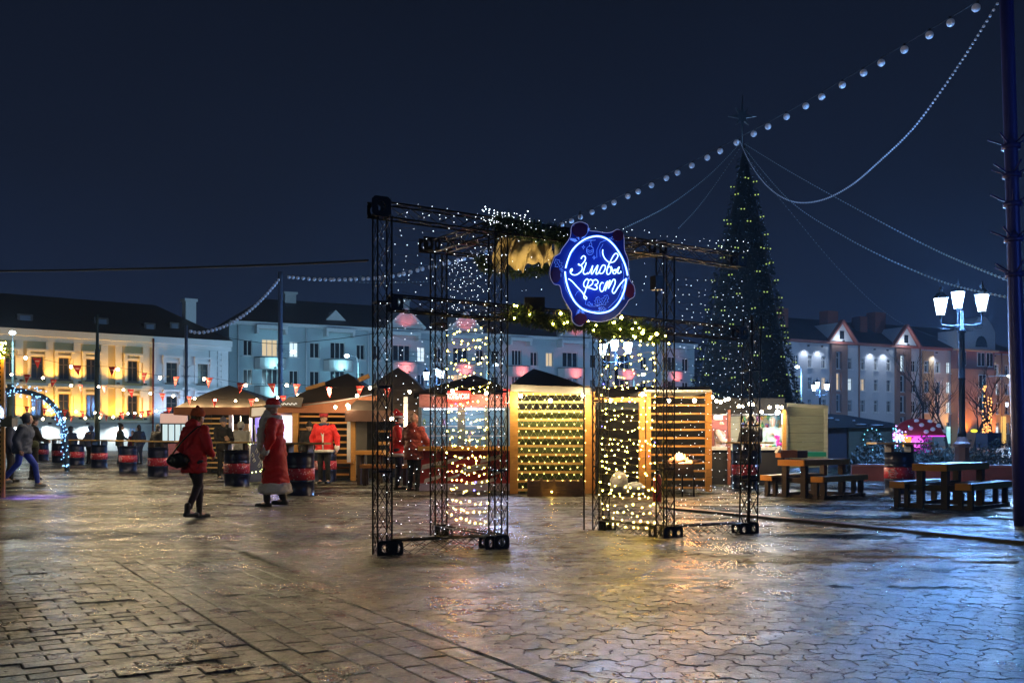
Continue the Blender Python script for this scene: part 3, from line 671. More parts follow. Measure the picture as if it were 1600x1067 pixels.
CAB = mat('cable_black', (.012, .012, .014), .5)
def string(name, label, cat, ctrl, r, bulbs, br, bm, kindb='bulb', cm=CAB, socket=False, lightw=0, lc=(1, .75, .4), drop=.05, flags=(), ground_group=None, n=8):
    pts = smooth_path([P(*c) if len(c) == 3 else c for c in ctrl], n)
    root = thing(name, label, cat, pts[0], ground_group)
    m = MB(); m.tube(pts, r, 4, cap=False); m.build('cable', cm, root)
    if isinstance(bulbs, (int, float)): bl = walk(pts, bulbs, bulbs * .5)
    else:
        bl = []
        arr = [(CX + p.x * F / p.y, p) for p in pts]
        for px in bulbs: bl.append(min(arr, key=lambda a: abs(a[0] - px))[1])
    if len(bl) <= 300 and br > .03:
        proto = None
        for p in bl:
            if proto is None:
                m = MB(); m.ball((0, 0, 0), br, 12, 8); proto = m.build(kindb, bm, None); proto.parent = root; q = proto
                m = MB(); m.lathe([(br * .35, br * .85), (br * .35, br * 1.5)], (0, 0, 0), 6); sk = m.build('socket', CAB, None); sk.parent = proto
            else:
                q = proto.copy(); col.objects.link(q); q2 = sk.copy(); col.objects.link(q2); q2.parent = q
            q.location = p - root.location - Vector((0, 0, br * 1.3))
            q.rotation_euler = (U(-.3, .3), U(-.3, .3), U(0, 6))
            if lightw: light('bulb_glow', q.location + Vector((0, -.0, -br - .05)), lightw, lc, .05, 'POINT', None, root).location = q.location + Vector((0, 0, -br - .06))
    else:
        m = MB()
        for p in bl:
            m.oct(p - Vector((0, 0, drop)), br) if br < .02 else m.ball(p - Vector((0, 0, drop)), br, 6, 4)
        m.build(kindb + 's', bm, root, 'stuff')
    for (px, s_) in flags:
        arr = [(CX + p.x * F / p.y, p) for p in pts]; p = min(arr, key=lambda a: abs(a[0] - px))[1]
        tw = U(-.5, .5); a = Vector((math.cos(tw), math.sin(tw), 0)) * s_ * .5; dn = Vector((U(-.05, .05), U(-.1, .1), -s_ * 1.35)); th = Vector((-math.sin(tw), math.cos(tw), 0)) * .006
        m = MB(); m.prism([p - a, p + a, p + dn], th); fo = m.build('pennant', mat('red_pennant', (.55, .035, .035), .7, em=(.5, .02, .02), es=.05), root)  # pennant cloth given a faint red glow of its own
        m = MB(); c = p + dn * .32; m.prism([c - a * .5 + Vector((0, 0, .02 * s_ * 5)), c + a * .5 + Vector((0, 0, .02 * s_ * 5)), c + a * .45 - Vector((0, 0, .01 * s_ * 5)), c - a * .45 - Vector((0, 0, .01 * s_ * 5))], -th * .7 + Vector((0, -.006, 0))); m.build('print', mat('pale_print', (.8, .45, .4), .7), fo)
    return root
GLOBE = mat('white_globe_plastic', (.62, .62, .66), .35, 0, .25, 9, .1, em=(.4, .5, .75), es=.05)  # unlit plastic with a faint bluish glow put into it
big = [(447, 429, 60), (500, 433, 57), (560, 432, 54.5), (610, 428, 52), (660, 416, 49.5), (720, 401, 47), (800, 376, 44), (878, 346, 41.5), (944, 318, 39.5), (1018, 284, 37.5), (1081, 253, 36), (1151, 217, 34.4), (1229, 176, 32), (1316, 126, 29.5), (1413, 70, 27), (1525, 4, 24.5), (1620, -55, 22.5)]
bx = [1597, 1563, 1525, 1487, 1449, 1413, 1380, 1347, 1316, 1285, 1257, 1229, 1202, 1176, 1151, 1127, 1104, 1081, 1059, 1039, 1018, 999, 980, 962, 944, 926, 909, 893, 878, 862]
x = 849
while x > 447: bx.append(x); x -= 7.6 + (x - 447) * .011
string('globe_garland', 'string of large unlit white globes sweeping from the left mast up over the tree top', 'string lights', big, .012, bx, .105, GLOBE, 'globe', n=14)
sm = [(1156, 219, 60), (1170, 250, 57), (1190, 280, 54), (1215, 303, 51), (1245, 315, 48), (1285, 311, 44), (1330, 288, 40), (1380, 245, 35), (1430, 195, 31), (1490, 112, 27), (1540, 34, 24), (1575, -25, 22.5)]
string('bulb_garland', 'sagging string of small white bulbs from the tree top to the upper right', 'string lights', sm, .006, .25, .034, GLOBE, 'globe', n=10)
string('bulb_garland', 'short sagging string of white bulbs from the left mast to the thin mast', 'string lights', [(437, 432, 60), (415, 458, 59), (390, 482, 58), (360, 502, 57), (330, 513, 56), (308, 516, 55.5), (292, 512, 55)], .01, .26, .10, GLOBE, 'globe')
LG = mat('blue_white_led', (.2, .3, .4), .4, em=(.3, .6, .9), es=.16, samp='NONE', var=0, bump=0)
for lab, c in (('fine lit guy string from the tree top down to the upper right pole', [(1163, 225, 60), (1230, 266, 50), (1330, 322, 38), (1450, 385, 26), (1586, 443, 14)]),
               ('fine lit guy string from the tree top towards the right lamp post', [(1163, 232, 60), (1230, 310, 48), (1320, 370, 36), (1450, 432, 24), (1590, 468, 14)]),
               ('lowest guy string from the tree top into the right-hand roofs', [(1163, 240, 60), (1230, 325, 65), (1320, 430, 72), (1400, 500, 80), (1480, 533, 88)]),
               ('upper guy string from the tree top left towards the neon sign', [(1156, 225, 60), (1110, 272, 52), (1050, 318, 42), (975, 357, 30)]),
               ('steep guy string left of the tree top', [(1156, 232, 60), (1120, 285, 56), (1090, 325, 50), (1060, 357, 44)]),
               ('thin light string from the left mast passing behind the left truss panel', [(447, 431, 60), (560, 441, 55), (640, 441, 50), (700, 437, 46), (790, 425, 42)])):
    string('guy_string', lab, 'string lights', c, .010, .45, .022, LG, 'led', drop=0)
string('overhead_cable', 'thick black cable crossing the sky at left to the truss gate', 'cable', [(-40, 424, 12), (120, 422, 11.5), (300, 418, 11), (450, 413, 10.4), (575, 407, 9.95)], .013, [], .01, CAB)
string('overhead_cable', 'thin wire across the pale block behind the left mast', 'cable', [(357, 528, 60), (430, 537, 58), (520, 530, 56), (600, 519, 54)], .02, [], .01, CAB)

BULB = emit('warm_bulb_glow', (1, .80, .48), 40, 'NONE')
def fl(xs, s): return [(x, s) for x in xs]
string('festoon_string', 'nearest festoon of round bulbs and red pennants across the left half, highest of the strings', 'string lights',
       [(-30, 548, 24), (40, 556, 24), (111, 570, 24), (184, 574, 24), (250, 587, 24), (319, 589, 24), (384, 599, 24), (448, 599, 24), (514, 605, 24), (578, 603, 24), (640, 609, 24), (760, 600, 24)], .006,
       [40, 111, 184, 250, 319, 384, 448, 514, 578, 638, 705, 757], .036, BULB, lightw=34, flags=fl([62, 120, 173, 224, 275, 325, 376, 427, 465, 512, 560, 605], .19), n=8)
string('festoon_string', 'second festoon of bulbs and red pennants below the highest one at left', 'string lights',
       [(-30, 575, 31), (18, 583, 31), (67, 588, 31), (111, 600, 31), (154, 602, 31), (235, 612, 31), (304, 620, 31), (368, 624, 31), (434, 619, 31), (500, 610, 31), (600, 604, 31)], .006,
       [18, 67, 111, 154, 195, 235, 269, 304, 336, 368, 400, 434, 466], .036, BULB, lightw=34, flags=fl([43, 85, 125, 165, 209, 251, 297, 339, 389, 444, 484, 570], .2), n=8)
string('festoon_string', 'third festoon with small pennants above the row of oil drums', 'string lights',
       [(-30, 625, 38), (52, 636, 38), (119, 641, 38), (200, 644, 38), (282, 634, 38), (317, 625, 38), (348, 637, 38), (420, 632, 38)], .006,
       [52, 78, 119, 150, 204, 216, 249, 282, 317, 348, 380], .038, BULB, lightw=28, flags=fl([44, 71, 102, 132, 163, 193, 218, 235, 268, 290, 333, 362], .2), n=8)
string('festoon_string', 'farthest low festoon behind the oil drums before the white-lit wall', 'string lights',
       [(-30, 655, 48), (67, 652, 48), (155, 650, 48), (240, 645, 48), (300, 634, 48)], .008, [67, 100, 133, 155, 178, 225], .055, BULB, lightw=5, flags=fl([85, 115, 168, 190, 205, 260], .2), n=8)
string('festoon_string', 'short festoon of warm bulbs over the sausage kiosk roof', 'string lights', [(652, 612, 21), (700, 607, 21), (760, 611, 21), (812, 620, 21)], .005, [705, 757, 802], .036, BULB, lightw=14)
string('festoon_string', 'cluster of bulbs strung along the right gift stall eaves', 'string lights', [(1108, 612, 23), (1123, 625, 23), (1140, 620, 23), (1156, 632, 23), (1175, 628, 23), (1190, 640, 23), (1206, 632, 23), (1226, 634, 23)], .005,
       [1113, 1120, 1126, 1133, 1139, 1154, 1160, 1171, 1177, 1190, 1203, 1214, 1221], .036, BULB, lightw=14, n=10)
string('festoon_string', 'bulbs hung along the slatted shelter right of the gate', 'string lights', [(800, 612, 20.2), (860, 622, 20.2), (916, 614, 20.2), (953, 622, 20.2), (1004, 612, 20.2), (1045, 622, 20.2), (1085, 622, 20.2), (1108, 614, 20.2)], .005,
       [812, 862, 911, 953, 1003, 1045, 1086], .038, BULB, lightw=28, n=10)

# ------------------------------------------------------------------ CHRISTMAS TREE
def xmas():
    base = GD(1163, 60); apex = P(1160, 222, 60); H_ = apex.z; r0 = 3.75
    root = thing('christmas_tree', 'giant dark cone-shaped artificial Christmas tree with small yellow-green lights and a star', 'christmas tree', base)
    m = MB(); m.lathe([(r0 * .93, 0), (.05, H_ - .2)], base, 24); m.build('cone_frame', mat('tree_core', (.006, .012, .009), .8), root)
    m = MB()
    for i in range(6200):
        t = 1 - math.sqrt(rnd()); a = U(0, 2 * math.pi); z = t * H_
        if math.cos(a) * 0 + math.sin(a) > .35: continue
        r = r0 * (1 - t) * U(.93, 1.04) + .09
        c = base + Vector((math.cos(a) * r, math.sin(a) * r, z)); out = Vector((math.cos(a), math.sin(a), -.35))
        s = U(.14, .26)
        for k in range(3):
            d = (out + Vector((U(-.6, .6), U(-.6, .6), U(-.5, .4)))).normalized(); sd = d.cross(Vector((U(-1, 1), U(-1, 1), U(-1, 1)))).normalized() * s * .16
            m.add([c - sd, c + sd, c + d * s], [(0, 1, 2)])
    m.build('foliage', mat('artificial_fir', (.010, .024, .022), .6, 0, .4, 3, 0), root, 'stuff')
    m = MB(); g = MB()
    for i in range(40):
        row = i % 2
    n_rows = 17
    for rI in range(n_rows):
        t = .04 + rI * .052 + (.0); k = max(4, int(11 * (1 - t) + 3)); 
        for q in range(k):
            a = -math.pi + (q + .5 * (rI % 2)) / k * 2 * math.pi; 
            if math.sin(a) > .25: continue
            tt = min(.93, t + U(-.018, .018)); r = r0 * (1 - tt) * 1.04 + .16; c = base + Vector((math.cos(a) * r, math.sin(a) * r, tt * H_))
            for o in (-.09, .09): m.ball(c + Vector((o, 0, U(-.03, .03))), .045, 6, 4)
    m.build('bauble_lights', emit('yellow_green_light', (.62, .85, .18), .55, 'NONE'), root, 'stuff')
    for i in range(420):
        t = 1 - math.sqrt(rnd()); a = U(-math.pi, .3); r = r0 * (1 - t) * 1.03 + .13; g.oct(base + Vector((math.cos(a) * r, math.sin(a) * r, t * H_)), .025)
    g.build('led_dots', LG, root, 'stuff')
    top = apex; m = MB(); m.tube([top - Vector((0, 0, .3)), top + Vector((0, 0, 2.8))], .03, 5); m.build('spire', mat('dull_silver', (.12, .15, .16), .4, .6), root)
    m = MB(); pc = top + Vector((0, 0, 1.55)); pts = []
    for k in range(16):
        a = k * math.pi / 8; r = (1.15, .30, .75, .30)[k % 4]; pts.append(pc + Vector((math.sin(a) * r * .75, 0, math.cos(a) * r)))
    m.prism(pts, (0, .12, 0)); m.build('star', MATS['dull_silver'], root)
xmas()

# ------------------------------------------------------------------ TRUSS GATE
BLK = mat('black_powder_steel', (.012, .012, .014), .35, .5, .3, 10, .1)
A = Vector((-1.342, 9.95, 0)); Fp = Vector((2.97, 12.16, 0)); gu = (Fp - A).normalized(); gv = Vector((-gu.y, gu.x, 0)); gn = -gv
def s_at(px):
    k = (px - CX) / F; return (k * A.y - A.x) / (gu.x - k * gu.y)
TW = .15
gate = thing('truss_gate', 'black lattice truss gateway hung with tiny lights and a neon sign', 'truss gate', A)
def chordbox(m, o, ax, ay, az, r=.009):
    for a in (0, 1):
        for b in (0, 1): m.tube([o + ax * a + ay * b, o + ax * a + ay * b + az], r, 6)
def lattice(m, o, ax, ay, az, r=.0045, cell=None):
    L = az.length; n = max(2, round(L / (cell or .24)))
    for (p, w_) in ((o, ax), (o + ay, ax), (o, ay), (o + ax, ay)):
        for k in range(n):
            a = p + az * (k / n); b_ = p + az * ((k + 1) / n)
            m.tube([a, b_ + w_], r, 4, cap=False); m.tube([a + w_, b_], r, 4, cap=False)
def end_plate(m, o, ax, ay, az):  # square plate frame with round hole, on the ax/az face
    n = ax.cross(az).normalized() * .006; c = o + ax / 2 + az / 2; hw_, hh = ax.length / 2, az.length / 2; X = ax.normalized(); Zz = az.normalized()
    out = []; inn = []
    for k in range(16):
        a = 2 * math.pi * (k + .5) / 16; ca, sa = math.cos(a), math.sin(a); s_ = 1 / max(abs(ca), abs(sa))
        out.append(c + X * ca * s_ * hw_ + Zz * sa * s_ * hh); inn.append(c + X * ca * hw_ * .45 + Zz * sa * hh * .55)
    vs = out + inn + [p + n for p in out] + [p + n for p in inn]; fs = []
    for k in range(16):
        j = (k + 1) % 16; fs += [(k, j, 16 + j, 16 + k), (32 + k, 48 + k, 48 + j, 32 + j), (k, 32 + k, 32 + j, j), (16 + k, 16 + j, 48 + j, 48 + k)]
    m.add(vs, fs)
def tower(p, h, plates=True, lean=(0, 0)):
    p = Vector(p); ax, ay = gu * TW, gv * TW; az = Vector((lean[0], lean[1], h)); m = MB(); chordbox(m, p, ax, ay, az); t = m.build('truss_tower', BLK, gate)
    m = MB(); lattice(m, p, ax, ay, az); m.build('lattice', BLK, t)
    for z in [h * k / 4 for k in (1, 2, 3)]:
        q = p + az * (z / h); m = MB()
        for a_, b_ in ((q, q + ax), (q + ax, q + ax + ay), (q + ax + ay, q + ay), (q + ay, q)): m.beam(a_, b_, .012, .02)
        m.build('collar', BLK, t)
    if plates:
        m = MB(); zz = Vector((0, 0, .155)); e_ = .012; X0 = p - gu * e_ - gv * e_ + Vector((0, 0, .004)); AX, AY = gu * (TW + 2 * e_), gv * (TW + 2 * e_)
        
        for (o_, u1) in ((X0, AX), (X0 + AX, AY)): m = MB(); end_plate(m, o_, u1, AY, zz); m.build('base_plate', BLK, t)
    return t
def beamt(p0, p1, perp, name='truss_beam', h=.15, w_=.15):
    p0, p1 = Vector(p0), Vector(p1); m = MB(); ax = perp.normalized() * w_; ay = Vector((0, 0, h)); chordbox(m, p0, ax, ay, p1 - p0); t = m.build(name, BLK, gate)
    m = MB(); lattice(m, p0, ax, ay, p1 - p0, .0045, .24); m.build('lattice', BLK, t)
    dd = (p1 - p0).normalized() * .12
    for q in (p0, p1 - dd):
        for o_ in (-.02, 1.02): m = MB(); end_plate(m, q + ax * o_, dd, ay, ay); m.build('end_plate', BLK, t)
    return t
sA, sB, sE, sF = 0, s_at(793) - TW, s_at(1037), s_at(1168)
Cp = GD(680, 11.75); Dp = GD(936, 12.45)
tA = tower(A, 3.40); tB = tower(A + gu * sB, 3.36); tE = tower(A + gu * sE, 3.30); tF = tower(A + gu * sF, 2.68, lean=(.05, 0))
tC = tower(Cp, 3.38); tD = tower(Dp, 3.30)
Z0 = lambda p, z: p + Vector((0, 0, z))
sl_ = -.15 / 4.85
beamt(Z0(A - gu * .06, 3.41), Z0(A + gu * (sF - .02), 3.41 - .15), gv)
beamt(Z0(A + gu * TW, 2.48), Z0(A + gu * sF, 2.38), gv)
beamt(Z0(A + gu * TW, .0), Z0(A + gu * sB, .0), gv); beamt(Z0(A + gu * (sE + TW), .0), Z0(A + gu * sF, .0), gv)
for top, b0, c0 in ((True, A + gu * sB, Cp), (True, A + gu * sE, Dp)):
    d0 = (c0 - b0).normalized(); st = b0 + gv * TW
    beamt(Z0(st, 3.36), Z0(c0, 3.38), gu); beamt(Z0(st, 0.0), Z0(c0, .0), gu)
beamt(Z0(Cp - gu * .15, 3.39), Z0(Dp + gu * TW, 3.32), gv)
m = MB(); q = G(912.5, 831); m.tube([q, Z0(q, 3.35)], .011, 6); m.build('thin_prop', BLK, gate)
q = Z0(A - gu * .07 - gv * .02, 3.40)
for (o_, u1) in ((q, gu * .2), (q + gu * .2, gv * .2)): m = MB(); end_plate(m, o_, u1, gv * .2, Vector((0, 0, .2))); m.build('corner_plate', BLK, gate)
m = MB(); q = A + gu * (sE - .06) + gv * .05; m.box(Z0(q, 2.98), (.11, .11, .16), .47); m.build('junction_box', BLK, gate)

# light curtains
LW = emit('white_led', (.80, .88, 1), 5.5, 'NONE'); LWA = emit('warm_led', (1, .63, .07), 115); LBL = emit('blue_led', (.12, .12, 1), 14, 'NONE')
WIRE = mat('clear_wire', (.35, .33, .28), .4, 0, .2, 4, 0)
def curtain(label, p0, p1, z0, z1, rows, step, r, mt, jit=.03, wires=True, sag=.03, skip=0, wm=WIRE, blue=0):
    root = thing('light_curtain', label, 'light curtain', (p0[0], p0[1], z0), 'curtains of tiny lights on the truss gate'); m = MB(); g = MB(); bl = MB()
    p0, p1 = Vector((p0[0], p0[1], 0)), Vector((p1[0], p1[1], 0)); L = (p1 - p0).length; dpt = (p1 - p0).normalized().cross(Vector((0, 0, 1)))
    for k in range(rows):
        z = z0 + (z1 - z0) * (k + .5) / rows + U(-.02, .02); sg = sag * U(.2, 1.6); tl = U(-.03, .03); ph = U(0, 6)
        def wz(t): return z - sg * 4 * t * (1 - t) + tl * (t - .5) + .012 * math.sin(t * 19 + ph)
        n = 12
        if wires: m.tube([p0.lerp(p1, i / n) + Vector((0, 0, wz(i / n))) + dpt * .01 * math.sin(i * 2.1 + ph) for i in range(n + 1)], .0018, 3, cap=False)
        t = U(0, step)
        while t < L:
            if rnd() > skip:
                c = p0.lerp(p1, t / L) + Vector((0, 0, wz(t / L) + U(-jit, jit))) + dpt * U(-.02, .02)
                (bl if rnd() < blue else g).oct(c, r * U(.6, 1.25))
            t += step * U(.45, 1.6)
    if wires: m.build('wires', wm, root)
    g.build('leds', mt, root, 'stuff')
    if bl.v: bl.build('blue_leds', LBL, root, 'stuff')
    return root
q = lambda s, v=-.012: A + gu * s + gv * v
curtain('fine cool-white light curtain filling the left front truss panel', q(.15), q(sB), .2, 3.35, 34, .125, .0036, LW, .035, True, .03, 0, CAB)
curtain('sparse cool-white dots on the far left truss tower', q(0), q(.15), .2, 3.3, 22, .12, .0036, LW, .03, False)
curtain('dense warm light curtain on the left passage side below the mid beam', A + gu * sB + gv * TW, Cp + gu * TW, .25, 2.45, 22, .15, .0078, LWA, .02, True, .03, 0, WIRE, .04)
curtain('cool-white dots on the left passage side above the mid beam', A + gu * sB + gv * TW, Cp + gu * TW, 2.45, 3.3, 12, .12, .0038, LW, .03, True, .03, 0, CAB)
curtain('dense warm light curtain on the right passage side lighting the ground', A + gu * sE + gv * TW, Dp + gu * .0, .1, 2.5, 29, .115, .0078, LWA, .02, True, .03, 0, WIRE, .02)
curtain('cool-white light net over the right front truss panel', q(sE + TW), q(sF), .15, 3.1, 32, .11, .0036, LW, .03, True, .03, 0, CAB)
curtain('cool-white dots on the second truss tower beside the passage', q(sB), q(sB + TW), .2, 3.4, 26, .09, .0038, LW, .03, False)
curtain('scattered cool-white dots over the gate opening under the top beam', q(sB + .2), q(sE), 2.68, 3.4, 8, .2, .0036, LW, .05, False, 0, .2)
curtain('cool-white dots on the far right truss tower', q(sF), q(sF + TW), .15, 2.7, 20, .1, .0036, LW, .03, False)
curtain('cluster of bright dots on top of the beam above the second tower', q(sB - .12, .05), q(sB + .45, .05), 3.45, 3.62, 6, .05, .006, LW, .02, False)
curtain('row of dots along the top chord of the gate', q(.2), q(sF), 3.40, 3.56, 3, .12, .0036, LW, .03, False, 0, .1)

# greenery, drape
FIRM = mat('fir_garland_green', (.03, .075, .03), .6, 0, .5, 6, 0)
def garland(label, path, r, n, parent=None, name='fir_garland', s=.07, m_=None, kind=None):
    pts = path; m = MB(); L = len(pts)
    for i in range(n):
        t = rnd() * (L - 1); k = int(t); c = pts[k].lerp(pts[min(k + 1, L - 1)], t - k); rr = r * (.75 + .35 * math.sin(k * 2.3) ** 2)
        d = Vector((random.gauss(0, 1), random.gauss(0, 1), random.gauss(0, 1))).normalized(); c = c + d * rr * U(.2, 1); d2 = (d + Vector((U(-.7, .7), U(-.7, .7), U(-.7, .7)))).normalized(); sd = d2.cross(Vector((U(-1, 1), U(-1, 1), 1))).normalized() * s * .13
        m.add([c - sd, c + sd, c + d2 * s * U(.6, 1.3)], [(0, 1, 2)])
    o = m.build(name, m_ or FIRM, parent)
    if kind: o['kind'] = kind
    if parent is None: tag(o, label, 'garland')
    return o
p0 = Z0(A + gu * (sB + .02) + gv * .05, 3.47); p1 = Z0(A + gu * (s_at(905)) + gv * .05, 3.38)
garland('fir garland wound along the top beam over the drape', [p0.lerp(p1, k / 12) + Vector((0, 0, .02 * math.sin(k * 1.7))) for k in range(13)], .10, 3200)
p0 = Z0(A + gu * (sB + .16) + gv * .0, 2.50); p1 = Z0(A + gu * (s_at(1030)) + gv * .0, 2.38)
gp = [p0.lerp(p1, k / 16) + Vector((0, 0, .03 * math.sin(k * 1.1))) for k in range(17)]
garland('fir garland along the mid beam beneath the neon sign', gp, .105, 5200)
m = MB()
for k in range(26): c = gp[random.randrange(17)] + Vector((U(-.1, .1), -.1 + U(-.03, .02), U(-.1, .1))); m.oct(c, .011)
for (px, py) in ((876, 490), (971, 496), (1004, 520), (1026, 522), (828, 487)):
    c = P(px, py, 10.9); m.oct(c, .02)
gl = m.build('garland_lights', LWA, None); tag(gl, 'warm fairy lights nestled in the fir garland below the neon sign', 'fairy lights', None, 'stuff')
dp = [P(x, y, 11.9) for x, y in ((748, 405), (765, 418), (800, 424), (835, 425), (862, 415), (880, 405))]
garland('fir branches hanging under the gathered cloth', smooth_path(dp, 3), .07, 1600)
def drape():
    root = thing('gathered_cloth', 'bundle of beige cloth gathered under the top beam left of the neon sign', 'drape', Z0(A + gu * (s_at(835)), 3.0))
    m = MB(); nu, nv = 64, 16; vs = []
    lowy = lambda t: 402 + 19 * math.sin(math.pi * min(1, t * 1.6)) * (1 if t < .6 else .4 + 0 * t) + (4 if t > .6 else 0)
    for j in range(nv + 1):
        for i in range(nu + 1):
            t = i / nu; s_ = j / nv; px = 772 + 93 * t; yt = 346 + 16 * t; low = 421 - 20 * max(0, t - .45) ** .8 + 5 * math.sin(t * 17) + 3 * math.sin(t * 41)
            py = yt + (low - yt) * s_; bulge = math.sin(math.pi * min(1, s_ * .93)) * .13
            fold = .045 * math.sin(t * 34 + s_ * 5 * math.sin(t * 7)) * (1 - .3 * s_) + .04 * math.sin(t * 13 + s_ * 9) + .015 * math.sin(t * 61 + s_ * 14)
            vs.append(P(px + 3 * math.sin(s_ * 6 + t * 20), py, 11.15 - bulge + fold))
    for j in range(nv + 1):
        for i in range(nu + 1): vs.append(vs[j * (nu + 1) + i] + Vector((0, .12 * math.sin(math.pi * i / nu) * math.sin(math.pi * j / nv) + .01, 0)))
    K = (nu + 1) * (nv + 1); fs = []
    for j in range(nv):
        for i in range(nu):
            a = j * (nu + 1) + i; 
            fs.append((a, a + nu + 1, a + nu + 2, a + 1)); fs.append((K + a, K + a + 1, K + a + nu + 2, K + a + nu + 1))
    m.add(vs, fs, True); m.build('cloth', mat('beige_cloth', (.42, .36, .24), .8, 0, .25, 5, .4), root)
    m = MB(); m.tube([P(868, 378, 11.1), P(871, 392, 11.08), P(868, 410, 11.1), P(858, 414, 11.1)], .03, 8); m.build('pale_hem', mat('pale_cloth', (.5, .52, .5), .7), root)
    p = P(835, 478, 10.8); fixture(gate, p, gn, 'clamp_floodlight'); light('clamp_floodlight_lamp', p + Vector((0, -.1, .12)), 16, (1, .68, .25), .05, 'SPOT', P(822, 395, 11.1), gate, 80, .6)
drape()

# ------------------------------------------------------------------ NEON SIGN
def neon():
    off = -.16; PO = A + gv * off
    def hit(px, py, o=0):
        k = (px - CX) / F; z_ = (HY - py) / F; O = PO - gv * o; t = (k * O.y - O.x) / (gu.x - k * gu.y); d = O.y + gu.y * t
        return Vector((k * d, d, CH + z_ * d))
    s1 = lambda x, y, o=0: hit(840 + x / 5.617, 330 + y / 5.617, o)
    s2 = lambda x, y, o=0: hit(880 + x / 10.67, 390 + y / 10.67, o)
    root = thing('neon_sign', 'round blue neon sign with glowing script on the gate', 'neon sign', s1(520, 560))
    BD = mat('blue_acrylic_board', (.015, .035, .26), .6, 0, .25, 3, .05, spec=.2); LB = mat('plum_acrylic', (.13, .015, .05), .6, 0, .2, 3, 0, spec=.2)
    edge = [(140, 425), (112, 500), (112, 580), (145, 640), (195, 655), (220, 750), (290, 870), (300, 900), (305, 960), (345, 1000), (390, 1003), (430, 960), (560, 970), (680, 930), (770, 830), (800, 780), (850, 745), (848, 660), (805, 590), (795, 430), (762, 340), (755, 210), (705, 160), (650, 185), (590, 190), (520, 178), (450, 168), (440, 120), (370, 95), (300, 130), (285, 230), (215, 330), (195, 370), (150, 400)]
    pts = smooth_path([s1(*e_) for e_ in edge] + [s1(*edge[0])], 3)[:-1]
    m = MB(); m.prism(pts, gv * .03); m.build('board', BD, root)
    m = MB(); m.tube([p + gv * .0 for p in pts], .0035, 4, True); m.build('board_edge', mat('board_edge_white', (.55, .55, .7), .3, em=(.4, .4, .8), es=.3), root)
    for cx, cy, rx, ry in ((370, 168, 66, 64), (704, 215, 48, 50), (808, 700, 38, 62), (375, 945, 56, 50), (160, 560, 40, 70)):
        m = MB(); m.prism([s1(cx + rx * math.cos(a_ * .3927), cy + ry * math.sin(a_ * .3927), .003) for a_ in range(16)], -gv * .008); m.build('plum_disc', LB, root)
    m = MB(); ring = [(245, 500), (265, 430), (300, 350), (360, 285), (430, 240), (520, 220), (600, 240), (670, 300), (730, 390), (770, 480), (790, 565)]
    NE = emit('neon_core_blue_white', (.34, .62, 1), 3.6); NB = emit('blue_halo', (.05, .18, 1), 1.2)
    ring2 = [(240, 530), (252, 620), (285, 720), (330, 800), (400, 862), (480, 888), (560, 893), (640, 870), (705, 810), (752, 720), (772, 640), (776, 590)]
    inner = [(555, 905), ]
    for r_ in (ring, ring2):
        m = MB(); m.tube(smooth_path([s1(x, y, .022) for x, y in r_], 6), .0062, 8); m.build('neon_ring', NE, root)
        m = MB(); c = (515, 558); m.tube(smooth_path([s1(c[0] + (x - c[0]) * 1.0, c[1] + (y - c[1]) * 1.0, .0) - gv * .004 for x, y in r_], 6), .013, 6); m.build('halo_strip', NB, root)
    strokes = [
        [(300, 155), (310, 128), (340, 105), (366, 122), (370, 160), (345, 210), (292, 262), (255, 240), (262, 256), (300, 268), (320, 312), (300, 362), (250, 405), (200, 424), (150, 415), (122, 385), (122, 342), (145, 320), (152, 345), (135, 368)],
        [(382, 215), (375, 250), (350, 320), (335, 380), (355, 410), (390, 403), (412, 385)],
        [(412, 405), (440, 380), (470, 320), (492, 268), (478, 340), (468, 395), (485, 405), (525, 340), (577, 262), (560, 340), (548, 400), (568, 408), (600, 370), (640, 285), (670, 258), (700, 272), (700, 320), (665, 385), (625, 402), (605, 380), (612, 340)],
        [(660, 0), (658, 60), (680, 125), (722, 182), (780, 216), (850, 200), (895, 145), (912, 95), (885, 65), (845, 90), (790, 190), (745, 290), (725, 370), (742, 415), (780, 395), (800, 335), (780, 285), (750, 300)],
        [(800, 280), (820, 340), (835, 395), (860, 405), (885, 370), (872, 335), (840, 345), (880, 350), (935, 290), (915, 345), (908, 385), (935, 395), (962, 380), (955, 358)],
        [(88, 486), (150, 532), (230, 620), (308, 702), (350, 762), (390, 800), (380, 826), (352, 812), (345, 770), (370, 690), (400, 600), (422, 530), (405, 490), (372, 508), (342, 560), (348, 612), (385, 632), (440, 610), (488, 568), (490, 522), (455, 500), (425, 520)],
        [(505, 515), (545, 502), (580, 532), (570, 572), (530, 590), (560, 612), (562, 652), (525, 668), (460, 645), (395, 635)],
        [(672, 560), (640, 552), (614, 600), (610, 655), (635, 700), (668, 682), (690, 620), (722, 548), (745, 535), (720, 610), (700, 682), (735, 600), (780, 512), (770, 580), (752, 648), (785, 590), (830, 505), (862, 505), (866, 560), (835, 640), (818, 695), (842, 730), (872, 700), (940, 592), (1020, 500)]]
    for st in strokes:
        m = MB(); m.tube(smooth_path([s2(x, y, .022) for x, y in st], 5), .0052, 6); m.build('neon_script', NE, root)
    DM = mat('etched_line_blue', (.2, .35, .8), .4, em=(.12, .28, 1), es=.75, var=0, bump=0, samp='NONE')
    def line(pp, r=.0022, f=s1, closed=False): LM.tube([f(x, y, .002) for x, y in pp], r, 4, closed)
    def flush(nm): LM.build(nm, DM, root)
